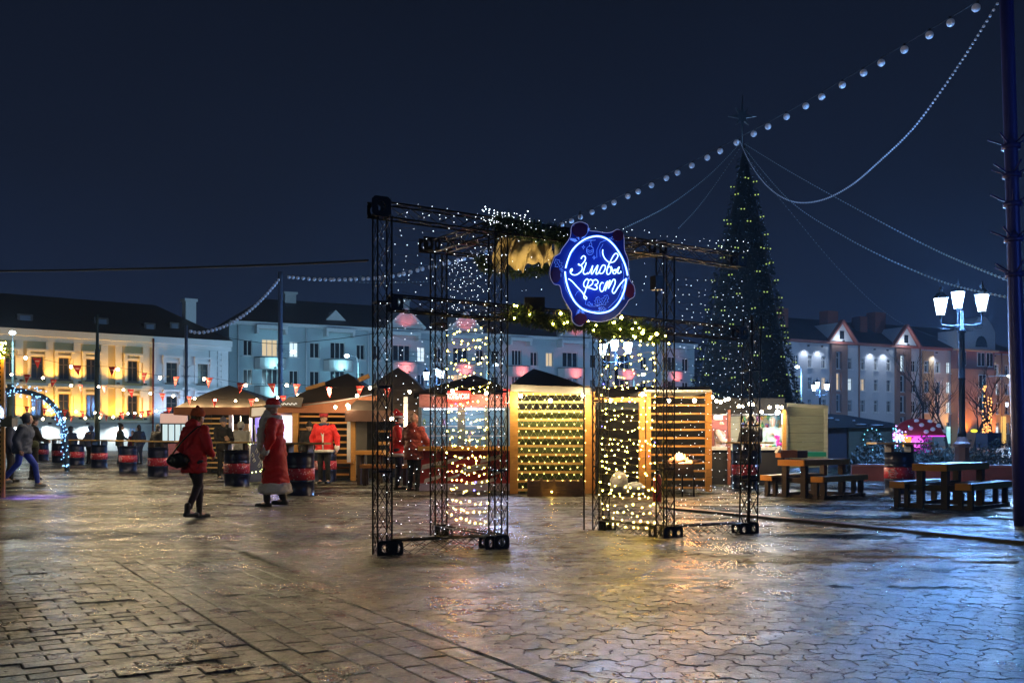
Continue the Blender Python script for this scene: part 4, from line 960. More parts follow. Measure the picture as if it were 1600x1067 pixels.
    LM = MB(); line([(460 + 32 * math.cos(k * .63), 345 + 40 * math.sin(k * .63)) for k in range(10)], closed=True); line([(430, 335), (460, 350), (490, 335)]); line([(430, 350), (460, 365), (490, 350)]); line([(455, 305), (455, 290), (468, 270), (475, 290), (475, 305)]); line([(468, 270), (470, 250)]); flush('bauble_drawing')
    for cx, cy in ((402, 317), (495, 407)):
        LM = MB(); line([(cx, cy - 18), (cx + 4, cy - 4), (cx + 15, cy), (cx + 4, cy + 4), (cx, cy + 18), (cx - 4, cy + 4), (cx - 15, cy), (cx - 4, cy - 4)], closed=True); flush('spark_drawing')
    LM = MB(); line([(300, 370), (350, 300), (430, 258), (510, 255)]); line([(520, 410), (520, 340), (550, 275), (600, 255)]); line([(550, 400), (545, 340), (575, 290)]); line([(740, 460), (757, 560), (740, 680), (700, 770), (620, 850)]); line([(230, 580), (245, 680), (290, 760)]); line([(400, 850), (480, 874), (550, 876)]); line([(330, 740), (350, 705), (390, 700), (420, 740)]); flush('accent_arcs')
    def holly(cx, cy, L, ang, nm='holly_drawing'):
        nonlocal LM
        LM = MB(); a = R(ang); ux, uy = math.cos(a), math.sin(a); pr = []
        for k, (t, w_) in enumerate(((0, 0), (.15, .28), (.3, .14), (.45, .36), (.6, .16), (.75, .26), (1, 0))): pr.append((t, w_))
        o = [(cx + ux * L * t - uy * L * w_, cy + uy * L * t + ux * L * w_) for t, w_ in pr] + [(cx + ux * L * t + uy * L * w_, cy + uy * L * t - ux * L * w_) for t, w_ in pr[-2:0:-1]]
        line(o, closed=True); line([(cx + ux * L * .15, cy + uy * L * .15), (cx + ux * L * .8, cy + uy * L * .8)]); flush(nm)
    for a_ in ((205, 510, 100, -118), (205, 550, 75, 150), (690, 262, 68, -60), (520, 828, 80, -80), (570, 820, 95, -62), (545, 848, 65, 25)): holly(*a_)
    LM = MB()
    for cx, cy, r_ in ((215, 522, 10), (658, 238, 12), (635, 242, 7), (452, 810, 13), (476, 818, 8), (542, 852, 9)): line([(cx + r_ * math.cos(k), cy + r_ * math.sin(k)) for k in range(6)], closed=True)
    line([(425, 780), (418, 815), (460, 835), (520, 835), (570, 815)]); flush('berry_drawing')
    def frond(x0, y0, x1, y1, w_=26, n=11):
        nonlocal LM
        LM = MB(); dx, dy = x1 - x0, y1 - y0; L = math.hypot(dx, dy); ux, uy = dx / L, dy / L; line([(x0, y0), (x1, y1)], .0025)
        for k in range(1, n):
            t = k / n; bx_, by_ = x0 + dx * t, y0 + dy * t; ww = w_ * (1 - t * .55)
            for s_ in (-1, 1): line([(bx_, by_), (bx_ + ux * ww * .7 - uy * ww * s_ * .6, by_ + uy * ww * .7 + ux * ww * s_ * .6)], .0022)
        flush('fir_sprig_drawing')
    for a_ in ((365, 255, 322, 122), (385, 245, 455, 150), (350, 262, 288, 245), (735, 690, 800, 580), (755, 690, 850, 722), (745, 700, 755, 775), (375, 850, 325, 960), (385, 850, 418, 960)): frond(*a_)
    m = MB(); p_ = s1(385, 90); m.tube([p_ + gv * .03, p_ + gv * .03 + Vector((0, 0, .12))], .006, 5); m.tube([s1(690, 170) + gv * .03, s1(690, 150) + gv * .03], .006, 5); m.build('hanger', BLK, root)
    for k, (x, y) in enumerate(((400, 380), (620, 380), (520, 720), (380, 600), (660, 620))):
        light('neon_glow', s1(x, y, .17), 1.2, (.05, .22, 1), .12, 'POINT', None, root)
neon()

# ------------------------------------------------------------------ MARKET STALLS
OW = wood('orange_stained_pine', (.50, .24, .055), .5); YWd = wood('yellow_pine', (.52, .32, .10), .5); DWD = wood('dark_brown_wood', (.05, .028, .018), .55); GW_ = wood('grey_green_board', (.36, .38, .26), .6)
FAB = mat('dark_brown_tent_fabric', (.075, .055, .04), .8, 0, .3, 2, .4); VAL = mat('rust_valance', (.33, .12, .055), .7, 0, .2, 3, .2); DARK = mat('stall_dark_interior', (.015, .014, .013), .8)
WPOST = mat('white_post', (.6, .6, .62), .4)
def box3(m, px0, px1, y0, y1, d0, d1=None):  # upright box given in picture extents at distance d0, running back to d1
    d1 = d1 or d0 + .05; a = P(px0, y1, d0); b = P(px1, y0, d0); return m.obox((a.x, d0, a.z), (b.x - a.x, 0, 0), (0, d1 - d0, 0), (0, 0, b.z - a.z))
def slats(root, px0, px1, yt, yb, d, n, hf=.42, mt=OW, th=.04, dr=0, name='slat'):
    a, b = P(px0, yt, d), P(px1, yt, d + dr); zt, zb = a.z, Z(yb, d); st = (zt - zb) / n; pr = None
    dv = Vector((b.x - a.x, b.y - a.y, 0)); nn = Vector((dv.y, -dv.x, 0)).normalized() * -th
    for k in range(n):
        z = zt - (k + .5) * st
        m = MB(); w1 = U(-.006, .006); m.obox((a.x, a.y, z - st * hf / 2 + w1), dv, nn, (0, 0, st * hf)); m.build(name, mt, root)
def post(root, px, yt, yb, d, w_=.11, mt=OW, name='post'):
    m = MB(); c = P(px, yt, d); zb = Z(yb, d); m.box((c.x, d, (c.z + zb) / 2), (w_, w_, c.z - zb)); return m.build(name, mt, root)
def tent(root, pxl, pxr, yl, yr, pxa, ya, d, dep, val=.22, seg=5, sagk=.35, mt=FAB, vm=VAL):
    a, b = P(pxl, yl, d), P(pxr, yr, d); ap = P(pxa, ya, d + dep / 2); cs = [a, b, b + Vector((0, dep, 0)), a + Vector((0, dep, 0))]
    m = MB()
    for k in range(4):
        p, q = cs[k], cs[(k + 1) % 4]; vs = []
        for j in range(seg + 1):
            t = j / seg
            for i in range(seg + 1): 
                e_ = p.lerp(q, i / seg); v = e_.lerp(ap, t); v = v - Vector((0, 0, sagk * t * (1 - t) * (ap.z - e_.z) + .05 * math.sin(math.pi * i / seg) * (1 - t))); vs.append(v)
        m.add(vs, [(j * (seg + 1) + i, j * (seg + 1) + i + 1, (j + 1) * (seg + 1) + i + 1, (j + 1) * (seg + 1) + i) for j in range(seg) for i in range(seg)], False)
    m.build('tent_roof', mt, root)
    if val:
        m = MB()
        for k in range(4): p, q = cs[k], cs[(k + 1) % 4]; m.beam(p - Vector((0, 0, val / 2 - .02)), q - Vector((0, 0, val / 2 - .02)), .04, val)
        m.build('valance', vm, root)
def gy(d): return DY(d)

# left slatted wall at the picture edge
r_ = thing('slatted_stall', 'orange slatted stall corner cut by the left picture edge', 'stall', GD(-10, 19.5))
slats(r_, -60, 4, 560, 776, 19.5, 30, .5); post(r_, 5, 556, gy(19.5), 19.45, .06); post(r_, -62, 556, gy(19.5), 19.5, .1)
m = MB(); box3(m, -62, 2, 556, 775, 19.58, 19.68); m.build('dark_body', DARK, r_)
m = MB(); m.tube([P(5, 655, 19.4), P(13, 652, 18.6), P(14, 656, 18.6)], .02, 6); m.build('lamp_arm', DWD, r_)
p = P(14, 660, 18.6); fixture(r_, p, None, 'violet_floodlight'); light('violet_floodlight_lamp', p - Vector((0, 0, .12)), 1500, (.16, .06, 1), .1, 'SPOT', G(60, 778), r_, 50, .7)
p = P(-10, 640, 19.2); light('blue_floodlight_lamp', p, 420, (.08, .2, 1), .1, 'SPOT', P(28, 720, 22), r_, 60, .6)
garland('fir garland with fairy lights on top of the left slatted stall', [P(-30 + k * 4, 548 + (k % 3) * 2, 19.5) for k in range(11)], .16, 1500)
m = MB()
for k in range(40): m.oct(P(U(-10, 9), U(535, 560), 19.3), .014)
tag(m.build('garland_lights', LWA, None), 'warm fairy lights in the garland at the left picture edge', 'fairy lights', None, 'stuff')

# arch of blue-white lights
ar = thing('light_arch', 'curved arch wrapped in blue-white lights behind the left walkers', 'light arch', GD(104, 34))
ap_ = smooth_path([P(-20, 616, 34), P(10, 610, 34), P(40, 612, 34), P(70, 622, 34), P(88, 640, 34), P(97, 660, 34), P(102, 680, 34), P(105, DY(34), 34)], 6)
m = MB(); m.tube(ap_, .09, 8); m.build('arch_tube', mat('arch_dark', (.01, .03, .06), .6), ar)
m = MB()
for k in range(170): c = random.choice(ap_); m.oct(c + Vector((U(-.13, .13), -.1, U(-.25, .25))), U(.018, .032))
m.build('led_dots', emit('arch_led', (.25, .55, 1), 2.6, 'NONE'), ar, 'stuff')
light('arch_light', P(85, 655, 33.6), 30, (.2, .5, 1), .3, 'POINT', None, ar)
# white barrier fence
bf = thing('barrier_fence', 'low white crowd barrier behind the left oil drums', 'fence', GD(60, 50))
for k in range(13):
    x0 = 64 + k * 5.6
    m = MB(); m.tube([P(x0, 686, 50), P(x0, 705, 50)], .02, 4); m.build('picket', mat('dim_white_metal', (.4, .42, .45), .4), bf)
m = MB(); m.tube([P(62, 686, 50), P(136, 686, 50)], .03, 4); m.build('rail', MATS['dim_white_metal'], bf)

# kiosk 0 with pinkish sign
k0 = thing('small_kiosk', 'small kiosk with pale pink sign and bright two-pane window left of the domed tent', 'kiosk', GD(272, 36))
m = MB(); box3(m, 251, 297, 645, gy(36), 36.15, 38); m.build('body', DARK, k0)
m = MB(); box3(m, 250, 292, 646, 661, 36, 36.1); m.build('signboard', mat('pale_pink_sign', (.75, .5, .45), .5, 0, .15, 14, 0, em=(.8, .5, .42), es=.45), k0)
for x0, x1 in ((254, 271), (274, 291)):
    m = MB(); box3(m, x0, x1, 663, 690, 36.02, 36.1); w_ = m.build('window', emit('bright_kiosk_interior', (.62, .8, .85), .75), k0)
    m = MB(); box3(m, (x0 + x1) / 2 - .7, (x0 + x1) / 2 + .7, 663, 690, 35.97, 36.0); box3(m, x0, x1, 689.5, 691, 35.95, 36.0); m.build('frame', DARK, w_)
m = MB(); box3(m, 253, 292, 693, gy(36), 36, 36.1); m.build('counter_front', mat('pink_lace_panel', (.6, .2, .24), .6, 0, .6, 22, 0), k0)

# hut 1 (domed tent)
h1 = thing('market_tent', 'domed dark tent stall with rust valance behind the white-jacketed visitor', 'market stall', GD(360, 31))
tent(h1, 272, 432, 637, 637, 358, 602, 31, 4.5, .24, 6, -.25)
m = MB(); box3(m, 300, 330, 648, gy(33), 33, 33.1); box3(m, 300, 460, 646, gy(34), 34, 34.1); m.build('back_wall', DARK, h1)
slats(h1, 314, 360, 650, 734, 32.3, 11, .3, YWd, .05); post(h1, 361, 645, gy(31.2), 31.2, .11, WPOST); post(h1, 301, 645, gy(31.2), 31.2, .14, OW); post(h1, 392, 645, gy(31.4), 31.4, .08, WPOST)
m = MB(); box3(m, 364, 391, 662, 700, 33.4, 33.5); m.build('warm_back_panel', mat('tan_panel', (.4, .27, .16), .7), h1)
m = MB(); m.tube([P(376, 650, 31.6), P(376, 658, 31.6)], .01, 4); m.ball(P(376, 662, 31.6), .08, 8, 6); m.build('hanging_bulb', emit('stall_bulb', (1, .85, .6), 8, 'NONE'), h1); light('stall_light', P(378, 662, 31.2), 55, (1, .75, .5), .08, 'POINT', None, h1)
m = MB(); box3(m, 398, 458, 648, gy(31.5), 31.55, 33.5); m.build('booth_body', mat('booth_grey', (.3, .3, .36), .6), h1)
m = MB(); box3(m, 399, 437, 651, 690, 31.5, 31.54); w_ = m.build('violet_window', mat('violet_display', (.3, .25, .6), .4, 0, .6, 9, 0, em=(.22, .18, .75), es=.8), h1)
for (x, y, ww, hh) in ((404, 663, 4, 14), (416, 661, 5, 12), (426, 664, 4, 16)):
    m = MB(); box3(m, x, x + ww, y, y + hh, 31.46, 31.49); m.build('display_item', emit('pale_display_item', (.7, .75, 1), .7), w_)
m = MB(); box3(m, 440, 458, 650, 694, 31.45, 31.54); m.build('white_lit_panel', emit('white_lit_panel', (.85, .9, 1), .75), h1)
light('booth_light', P(425, 665, 31.0), 45, (.45, .4, 1), .15, 'POINT', None, h1)
sg = thing('lit_signboard', 'slanted cream lit signboard under the tent edge left of the bearded man', 'sign', P(402, 652, 30.6))
m = MB(); m.prism([P(391, 652, 30.6), P(420, 650, 30.6), P(421, 634, 30.6), P(392, 636, 30.6)], (0, .06, 0)); m.build('panel', mat('cream_sign', (.7, .62, .5), .5, em=(1, .8, .55), es=.45), sg)
m = MB(); pp = [P(391, 652, 30.58), P(420, 650, 30.58), P(421, 634, 30.58), P(392, 636, 30.58)]
for a_, b_ in zip(pp, pp[1:] + pp[:1]): m.beam(a_, b_, .05, .05)
m.build('frame', YWd, sg)
bs = thing('sandwich_board', 'blue chalk sandwich board strung with garland lights by the oil drum', 'sandwich board', GD(400, 26.5))
m = MB(); m.prism([GD(389, 26.3), GD(411, 26.3), P(409, 694, 26.6), P(392, 694, 26.6)], (0, .03, 0)); m.build('board', mat('blue_chalkboard', (.02, .03, .12), .5, 0, .3, 5, 0), bs)
m = MB()
for (a_, b_) in (((388, DY(26.2)), (392, 660)), ((412, DY(26.2)), (409, 690)), ((401, 690), (398, 664))): m.tube([P(a_[0], a_[1], 26.25), P(b_[0], b_[1], 26.45)], .018, 5)
m.build('white_frame', WPOST, bs)
LMm = MB()
for (x, y) in ((393, 712), (395, 720), (404, 714), (406, 722), (399, 706), (403, 728)): LMm.tube([P(x, y, 26.27), P(x + 2, y - 5, 26.3), P(x + 4, y, 26.27), P(x + 1, y + 2, 26.27)], .008, 4)
LMm.build('chalk_marks', WPOST, bs)
m = MB()
for (x, y) in ((387, 693), (391, 694), (396, 692), (401, 691), (404, 690), (385, 702), (388, 735), (394, 738), (400, 737), (407, 736), (410, 733)): m.oct(P(x, y, 26.1), .022)
tag(m.build('garland_lights', emit('green_gold_led', (.8, .9, .3), 6, 'NONE'), None), 'string of greenish fairy lights around the blue sandwich board', 'fairy lights', None, 'stuff')

# hut 2 
h2 = thing('market_tent', 'large brown-roofed tent stall with orange slat walls behind the two men in red jackets', 'market stall', GD(510, 27))
tent(h2, 425, 585, 640, 622, 543, 583, 27, 5, .0, 6, -.25); 
m = MB(); p = [P(428, 645, 26.98), P(590, 645, 26.98), P(590, 618, 26.98), P(560, 620, 26.98), P(480, 630, 26.98), P(428, 634, 26.98)]; m.prism(p, (0, .05, 0)); m.build('valance', VAL, h2)
m = MB(); m.tube([P(474, 633, 26.9), P(530, 626, 26.9), P(582, 616, 26.9)], .02, 4); m.build('white_edge', WPOST, h2)
m = MB(); m.prism([P(432, 634, 26.7), P(470, 636, 26.7), P(474, 621, 26.7), P(452, 620, 26.7)], (0, .04, 0)); m.build('hanging_banner', mat('taupe_banner', (.16, .14, .13), .7), h2)
m = MB(); m.tube([P(440 + k * 2, 631 + 1.6 * math.sin(k * 2.1), 26.66) for k in range(13)], .012, 4); m.build('banner_script', emit('banner_script_glow', (.9, .85, .75), .8), h2)
slats(h2, 465, 545, 645, 746, 27.2, 10, .3, OW, .05); post(h2, 462, 643, gy(27.1), 27.1, .16); post(h2, 552, 643, gy(27.1), 27.1, .13); post(h2, 545, 632, 722, 26.6, .085, WPOST, 'white_post')
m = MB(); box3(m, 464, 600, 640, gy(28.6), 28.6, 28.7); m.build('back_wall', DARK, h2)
m = MB(); box3(m, 556, 573, 648, 742, 27.6, 27.65); m.build('door_panel', mat('grey_door', (.14, .13, .12), .7), h2)
m = MB(); box3(m, 464, 552, 718, 724, 26.9, 27.1); m.build('low_rail', OW, h2)
for y in (700, 707, 714): pass
for x, y in ((524, 636), (543, 633), (558, 618)): 
    m = MB(); m.ball(P(x, y, 26.5), .04, 8, 6); m.build('bulb', BULB, h2); light('bulb_glow', P(x, y + 2, 26.4), 8, (1, .7, .4), .05, 'POINT', None, h2)
bo = thing('ridge_board', 'yellow ridge board on the tent roof left of the truss', 'board', P(560, 596, 28)); m = MB(); m.beam(P(478, 608, 28.2), P(508, 599, 28.2), .1, .1); m.beam(P(560, 594, 28.2), P(577, 587, 28.2), .1, .12); m.build('plank', OW, bo, 'stuff')

h3 = thing('market_tent', 'dark peaked tent stall seen through the left truss panel', 'market stall', GD(615, 25))
tent(h3, 540, 690, 642, 642, 622, 574, 26.5, 5, .3, 6, -.3, vm=mat('brown_valance', (.10, .05, .035), .7)); m = MB(); box3(m, 588, 668, 648, gy(29), 29, 29.1); m.build('back_wall', mat('navy_interior', (.012, .016, .035), .7), h3)
post(h3, 634, 620, 742, 25.6, .1, WPOST); post(h3, 655, 640, gy(26.4), 26.4, .12, DWD)
for y0, y1, x0, x1 in ((690, 695, 590, 655), (672, 675, 590, 655)): m = MB(); box3(m, x0, x1, y0, y1, 27.5, 27.7); m.build('shelf', OW, h3)
m = MB(); m.ball(P(612, 654, 25.5), .05, 8, 6); m.ball(P(647, 652, 25.5), .05, 8, 6); m.build('bulb', BULB, h3, 'stuff'); light('bulb_glow', P(625, 655, 25.2), 30, (1, .75, .45), .05, 'POINT', None, h3)
def table(label, px0, px1, ytop, d, dep, mt=OW, hb=.1, low=None, frame=DWD):
    z = Z(ytop, d); r = thing('bench_table', label, 'table', GD((px0 + px1) / 2, d)); a, b = P(px0, ytop, d), P(px1, ytop, d)
    for k in range(3): m = MB(); m.obox((a.x, d + k * dep / 3, z - hb), (b.x - a.x, 0, 0), (0, dep / 3 - .012, 0), (0, 0, hb)); m.build('plank', mt, r)
    for x in (a.x + .12, b.x - .12):
        for y in (d + .06, d + dep - .06): m = MB(); m.box((x, y, (z - hb) / 2), (.09, .09, z - hb)); m.build('leg', frame, r)
    return r
table('orange-topped market table in the doorway left of the truss', 553, 598, 704, 24.5, .7); table('low orange bench in front of the dark tent', 562, 640, 726, 24, .4, OW, .08); table('orange bench board behind the truss tower by the dark tent', 598, 655, 706, 25.2, .4)

# sausage kiosk
RED = mat('kiosk_red', (.42, .03, .035), .5, 0, .15, 3, .1)
kk = thing('sausage_kiosk', 'red and white sausage kiosk with bright glass windows and a glowing red sign', 'kiosk', GD(725, 21.7))
dk = 21.7
m = MB(); box3(m, 655, 797, 704, gy(dk), dk, dk + 2.4); m.build('counter_front', RED, kk)
m = MB(); box3(m, 653, 799, 697, 704, dk - .25, dk + .35); m.build('counter_top', OW, kk)
m = MB(); box3(m, 655, 797, 616, 636, dk, dk + 2.4); m.build('fascia', mat('pink_fascia', (.55, .28, .3), .6, 0, .5, 12, 0), kk)
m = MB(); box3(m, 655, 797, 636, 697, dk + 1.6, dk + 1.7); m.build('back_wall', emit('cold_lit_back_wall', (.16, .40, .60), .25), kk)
for x in (655, 717, 723, 758, 790): post(kk, x + 1.5, 636, 697, dk + .03, .07 if x not in (717, 790) else .1, mat('blue_grey_post', (.12, .2, .28), .4), 'window_post')
for x0, x1 in ((658, 716), (726, 758), (761, 790)):
    m = MB(); box3(m, x0, x1, 636.5, 697, dk + .1, dk + .11); g_ = m.build('window_glass', None, kk)
    gm = bpy.data.materials.get('clear_pane') or bpy.data.materials.new('clear_pane'); gm.use_nodes = True; b_ = gm.node_tree.nodes['Principled BSDF']; b_.inputs['Alpha'].default_value = .05; b_.inputs['Roughness'].default_value = .1; b_.inputs['Base Color'].default_value = (.6, .75, .85, 1); g_.data.materials.append(gm)
m = MB(); box3(m, 662, 792, 638, 640, dk + .5, dk + .6); m.build('tube_light', emit('kiosk_tube', (.75, .9, 1), 3), kk)
light('kiosk_light', P(725, 645, dk + .8), 26, (.6, .85, 1), .3, 'POINT', None, kk); light('kiosk_light', P(780, 655, dk - .3), 160, (.35, .55, 1), .2, 'SPOT', G(815, 800), kk, 70, .8)
random.seed(5)
for k in range(27):
    x = 662 + (k % 9) * 14.5 + U(-3, 3); z_ = (664, 679, 696)[k // 9]; hh = U(5, 13); ww = U(2.5, 6)
    ci = (k + k // 9 * 2) % 7; c = ((.2, .35, .15), (.7, .72, .75), (.35, .2, .45), (.1, .25, .4), (.6, .45, .2), (.55, .6, .7), (.1, .35, .2))[ci]; cn = ('olive', 'white', 'purple', 'blue', 'amber', 'pale blue', 'green')[ci]
    m = MB(); a_ = P(x, z_, dk + .9 + U(0, .5)); w2 = ww * dk / F; m.lathe([(w2 * .5, 0), (w2 * .5, hh * dk / F * .65), (w2 * .22, hh * dk / F * .8), (w2 * .2, hh * dk / F)], a_, 7)
    tag(m.build('bottle', mat('goods_%d' % (int(c[0] * 100)), c, .4), None), '%s bottle on the %s shelf at the %s of the sausage kiosk' % (cn, ('top', 'middle', 'bottom')[k // 9], ('left', 'centre', 'right')[k % 9 // 3]), 'bottle', 'jars and bottles inside the sausage kiosk')
for z_ in (665, 680): m = MB(); box3(m, 658, 790, z_, z_ + 1.2, dk + .85, dk + 1.45); m.build('shelf', mat('shelf_white', (.6, .62, .65), .4), kk)
for k, (x, y, L_, h_) in enumerate(((660, 722, 34, 7), (700, 714, 26, 6), (722, 726, 40, 9), (752, 712, 34, 7), (664, 744, 26, 6), (700, 742, 20, 5), (742, 748, 36, 6), (770, 732, 22, 7))):
    m = MB(); m.prism([P(x, y + 4, dk - .012), P(x + L_, y - 3, dk - .012), P(x + L_ - 3, y - 3 + h_, dk - .012), P(x - 2, y + 5 + h_, dk - .012)], (0, .011, 0)); m.build('white_stripe', mat('stripe_white', (.66, .55, .57), .5, 0, .3, 20), kk)
m = MB(); box3(m, 655, 797, 755, gy(dk) - 1, dk - .02, dk - .002); m.build('skirt_board', mat('lilac_skirt', (.45, .38, .55), .5), kk)
def text(body, cx, cy, d, hpx, m_, parent, name='lettering', wpx=None, depth=.02, bold=.0):
    cu = bpy.data.curves.new(name, 'FONT'); cu.body = body; cu.align_x = 'CENTER'; cu.align_y = 'CENTER'; cu.size = 1; cu.extrude = .02; cu.offset = bold
    o = bpy.data.objects.new(name, cu); col.objects.link(o); bpy.context.view_layer.update()
    me = bpy.data.meshes.new_from_object(o.evaluated_get(bpy.context.evaluated_depsgraph_get())); col.objects.unlink(o); bpy.data.objects.remove(o)
    xs = [v.co.x for v in me.vertices]; ys = [v.co.y for v in me.vertices]; W_, H__ = max(xs) - min(xs), max(ys) - min(ys); mx_, my_ = (max(xs) + min(xs)) / 2, (max(ys) + min(ys)) / 2
    sh = hpx * d / F / H__; sw = (wpx * d / F / W_) if wpx else sh; c = P(cx, cy, d) - (wloc(parent) if parent else Vector())
    for v in me.vertices: x, y, z = v.co; v.co = (c.x + (x - mx_) * sw, c.y - z * depth / .02, c.z + (y - my_) * sh)
    me.materials.clear(); me.materials.append(m_); o = bpy.data.objects.new(name, me); col.objects.link(o); o.parent = parent; return o
sg = thing('glowing_sign', 'glowing red lightbox sign with pale letters on the sausage kiosk roof edge', 'sign', P(718, 626, dk - .1))
m = MB(); box3(m, 697, 735, 611, 627, dk - .16, dk - .04); m.build('lightbox', emit('red_lightbox', (1, .045, .03), 1.0), sg)
text('КОЛБАСКИ', 716, 619, dk - .165, 8.5, emit('sign_letters', (1, .75, .68), 2.2), sg, 'lettering', 34, .015, .012)
m = MB(); box3(m, 786, 799, 608, 632, dk - .16, dk - .04); m.build('side_lightbox', emit('dim_red_box', (.9, .08, .07), .6), sg)
for k in range(3): m = MB(); m.prism([P(788 + k * 3, 630, dk - .17), P(791 + k * 3, 611, dk - .17), P(793 + k * 3, 611, dk - .17), P(790 + k * 3, 630, dk - .17)], (0, .008, 0)); m.build('white_stripe', MATS['stripe_white'], sg)
light('sign_glow', P(716, 622, dk - .5), 12, (1, .06, .05), .2, 'POINT', None, sg); light('counter_red_bounce', P(725, 640, dk - .9), 40, (1, .10, .08), .3, 'SPOT', G(725, 800), sg, 80, .9)
m = MB(); m.tube([P(733, 698, dk - .1), P(733, 680, dk - .1)], [.04, .03], 8); o = m.build('water_bottle', mat('clear_bottle', (.6, .7, .75), .2), None); tag(o, 'clear plastic bottle on the sausage kiosk counter', 'bottle')
rt = thing('kiosk_roof', 'dark peaked roof above the sausage kiosk', 'roof', P(730, 600, 22)); tent(rt, 648, 804, 615, 613, 742, 586, 22, 4, .12, 5, -.2, vm=DARK)

# slatted shelter: three framed bays
sh = thing('slatted_shelter', 'orange timber shelter with slatted bays, green net and fairy lights right of the kiosk', 'shelter', GD(950, 20.5))
post(sh, 803, 606, 775, 20.6, .17); post(sh, 918, 609, 772, 20.6, .14); post(sh, 926, 612, 772, 20.7, .1); post(sh, 1003, 612, 766, 20.9, .12); post(sh, 1013, 612, 766, 20.9, .1); post(sh, 1107, 611, 768, 20.9, .12)
slats(sh, 808, 916, 608, 772, 20.65, 12, .27, YWd, .05); slats(sh, 1017, 1103, 614, 768, 20.95, 12, .22, OW, .05)
m = MB(); box3(m, 924, 1005, 621, 628, 20.8, 20.9); m.build('lintel', OW, sh); 
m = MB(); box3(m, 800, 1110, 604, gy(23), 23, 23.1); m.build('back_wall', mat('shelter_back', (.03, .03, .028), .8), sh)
m = MB(); box3(m, 928, 1000, 628, 640, 22, 22.1); m.build('inner_board', mat('blue_grey_board', (.08, .12, .16), .7), sh)
m = MB(); 
for k in range(15):
    for j in range(13):
        pass
m = MB(); box3(m, 808, 916, 640, 770, 20.95, 20.98); m.build('green_netting', mat('olive_net_cloth', (.06, .085, .02), .8, 0, .5, 12, .5), sh)
m = MB(); box3(m, 800, 921, 603, 607, 20.4, 23); m.build('top_board', YWd, sh); m = MB(); box3(m, 1008, 1112, 609, 612, 20.5, 23); m.build('top_board', mat('pale_edge', (.4, .42, .4), .5), sh)
rt = thing('shelter_roof', 'dark pyramid tent roof above the slatted bay with fairy net', 'roof', P(850, 600, 21)); tent(rt, 798, 922, 602, 607, 834, 576, 20.4, 3.4, .14, 6, -.2, mt=mat('charcoal_fabric', (.03, .028, .028), .8), vm=mat('grey_valance', (.2, .19, .17), .7))
# fairy net
nt_ = thing('fairy_net', 'diamond net of warm fairy lights hung on the first slatted bay', 'fairy lights', P(860, 680, 20.5)); m = MB(); g = MB()
for j in range(16):
    for i in range(10):
        x = 810 + i * 11.6 + (5.8 if j % 2 else 0) + U(-1, 1); y = 616 + j * 9.6 + U(-1.5, 1.5)
        if x > 916: continue
        p = P(x, y, 20.5 - U(0, .05)); g.oct(p, .0105)
        for dx in (-5.8, 5.8): m.tube([p, P(min(916, max(808, x + dx)), y + 9.6, 20.5)], .003, 3, cap=False)
m.build('wire', mat('pale_green_wire', (.35, .4, .2), .5), nt_); g.build('leds', emit('net_led', (1, .72, .16), 14), nt_, 'stuff')
# wattle fence
wf = thing('wattle_fence', 'low woven twig fence in front of the slatted bay', 'fence', GD(865, 19.6))
for k in range(14):
    y = 752 + k * 2.1; wv = MB(); ph = U(0, 6)
    pts = [P(824 + 10 * i, y + .035 * i * i * .15 + U(-.6, .6), 19.6 + .06 * math.sin(i * math.pi + (k % 2) * math.pi) - 0 * i) for i in range(10)]
    wv.tube(smooth_path(pts, 3), .017, 5); wv.build('twig', mat('brown_twig', (.24, .14, .09), .8, 0, .4, 10), wf)
for x in (826, 846, 866, 886, 908): post(wf, x, 747, gy(19.6), 19.6, .05, MATS['brown_twig'], 'stake')
m = MB()
for (x, y) in ((846, 784), (880, 788), (862, 768)): m.oct(P(x, y, 19.4), .016)
tag(m.build('fairy_lights', LWA, None), 'few warm lights lying on the twig fence', 'fairy lights', None, 'stuff')
# grill with fire
gr = thing('fire_grill', 'black box grill on thin legs with a burning fire at the right slatted bay', 'grill', GD(1052, 19.8))
m = MB(); box3(m, 1030, 1084, 724, 742, 19.6, 20.1); m.build('fire_box', BLK, gr)
for x in (1032, 1052, 1066, 1084): post(gr, x, 742, gy(19.7), 19.7, .03, BLK, 'leg')
FIRE = emit('fire_flame', (1, .38, .10), 5); FC = emit('fire_core', (1, .75, .4), 9)
for k in range(9):
    x = 1048 + k * 3.6; hgt = (8, 10, 13, 16, 18, 16, 15, 10, 7)[k]; b0 = P(x, 724, 19.8); m = MB()
    pts = [b0 + Vector((U(-.03, .03), U(-.05, .05), hgt * 19.8 / F * t)) for t in (0, .3, .6, 1)]; m.tube(smooth_path(pts, 3), [.035, .045, .05, .05, .045, .035, .03, .02, .012, .003][:10], 6); m.build('flame', FC if 2 < k < 6 else FIRE, gr)
light('fire_light', P(1066, 710, 19.5), 60, (1, .45, .15), .12, 'POINT', None, gr)
m = MB()
for k in range(6): a_ = P(1036 + k * 8, 722, 19.7 + U(0, .3)); m.tube([a_, a_ + Vector((.25, .05, .03))], .035, 6)
tag(m.build('firewood', DWD, None), 'charred firewood piled in the burning grill', 'firewood', None, 'stuff')
fe = thing('fire_extinguisher', 'red fire extinguisher standing on the ground by the right passage tower', 'fire extinguisher', GD(1027, 18.2)); c = GD(1027, 18.2)
m = MB(); m.lathe([(.075, 0), (.08, .03), (.08, .42), (.05, .5), (.02, .52)], c, 12); m.build('cylinder', mat('signal_red', (.5, .03, .02), .3), fe); m = MB(); m.box(c + Vector((0, 0, .56)), (.05, .12, .06)); m.tube([c + Vector((0, 0, .55)), c + Vector((.1, 0, .5)), c + Vector((.1, 0, .2))], .012, 5); m.build('valve', BLK, fe)
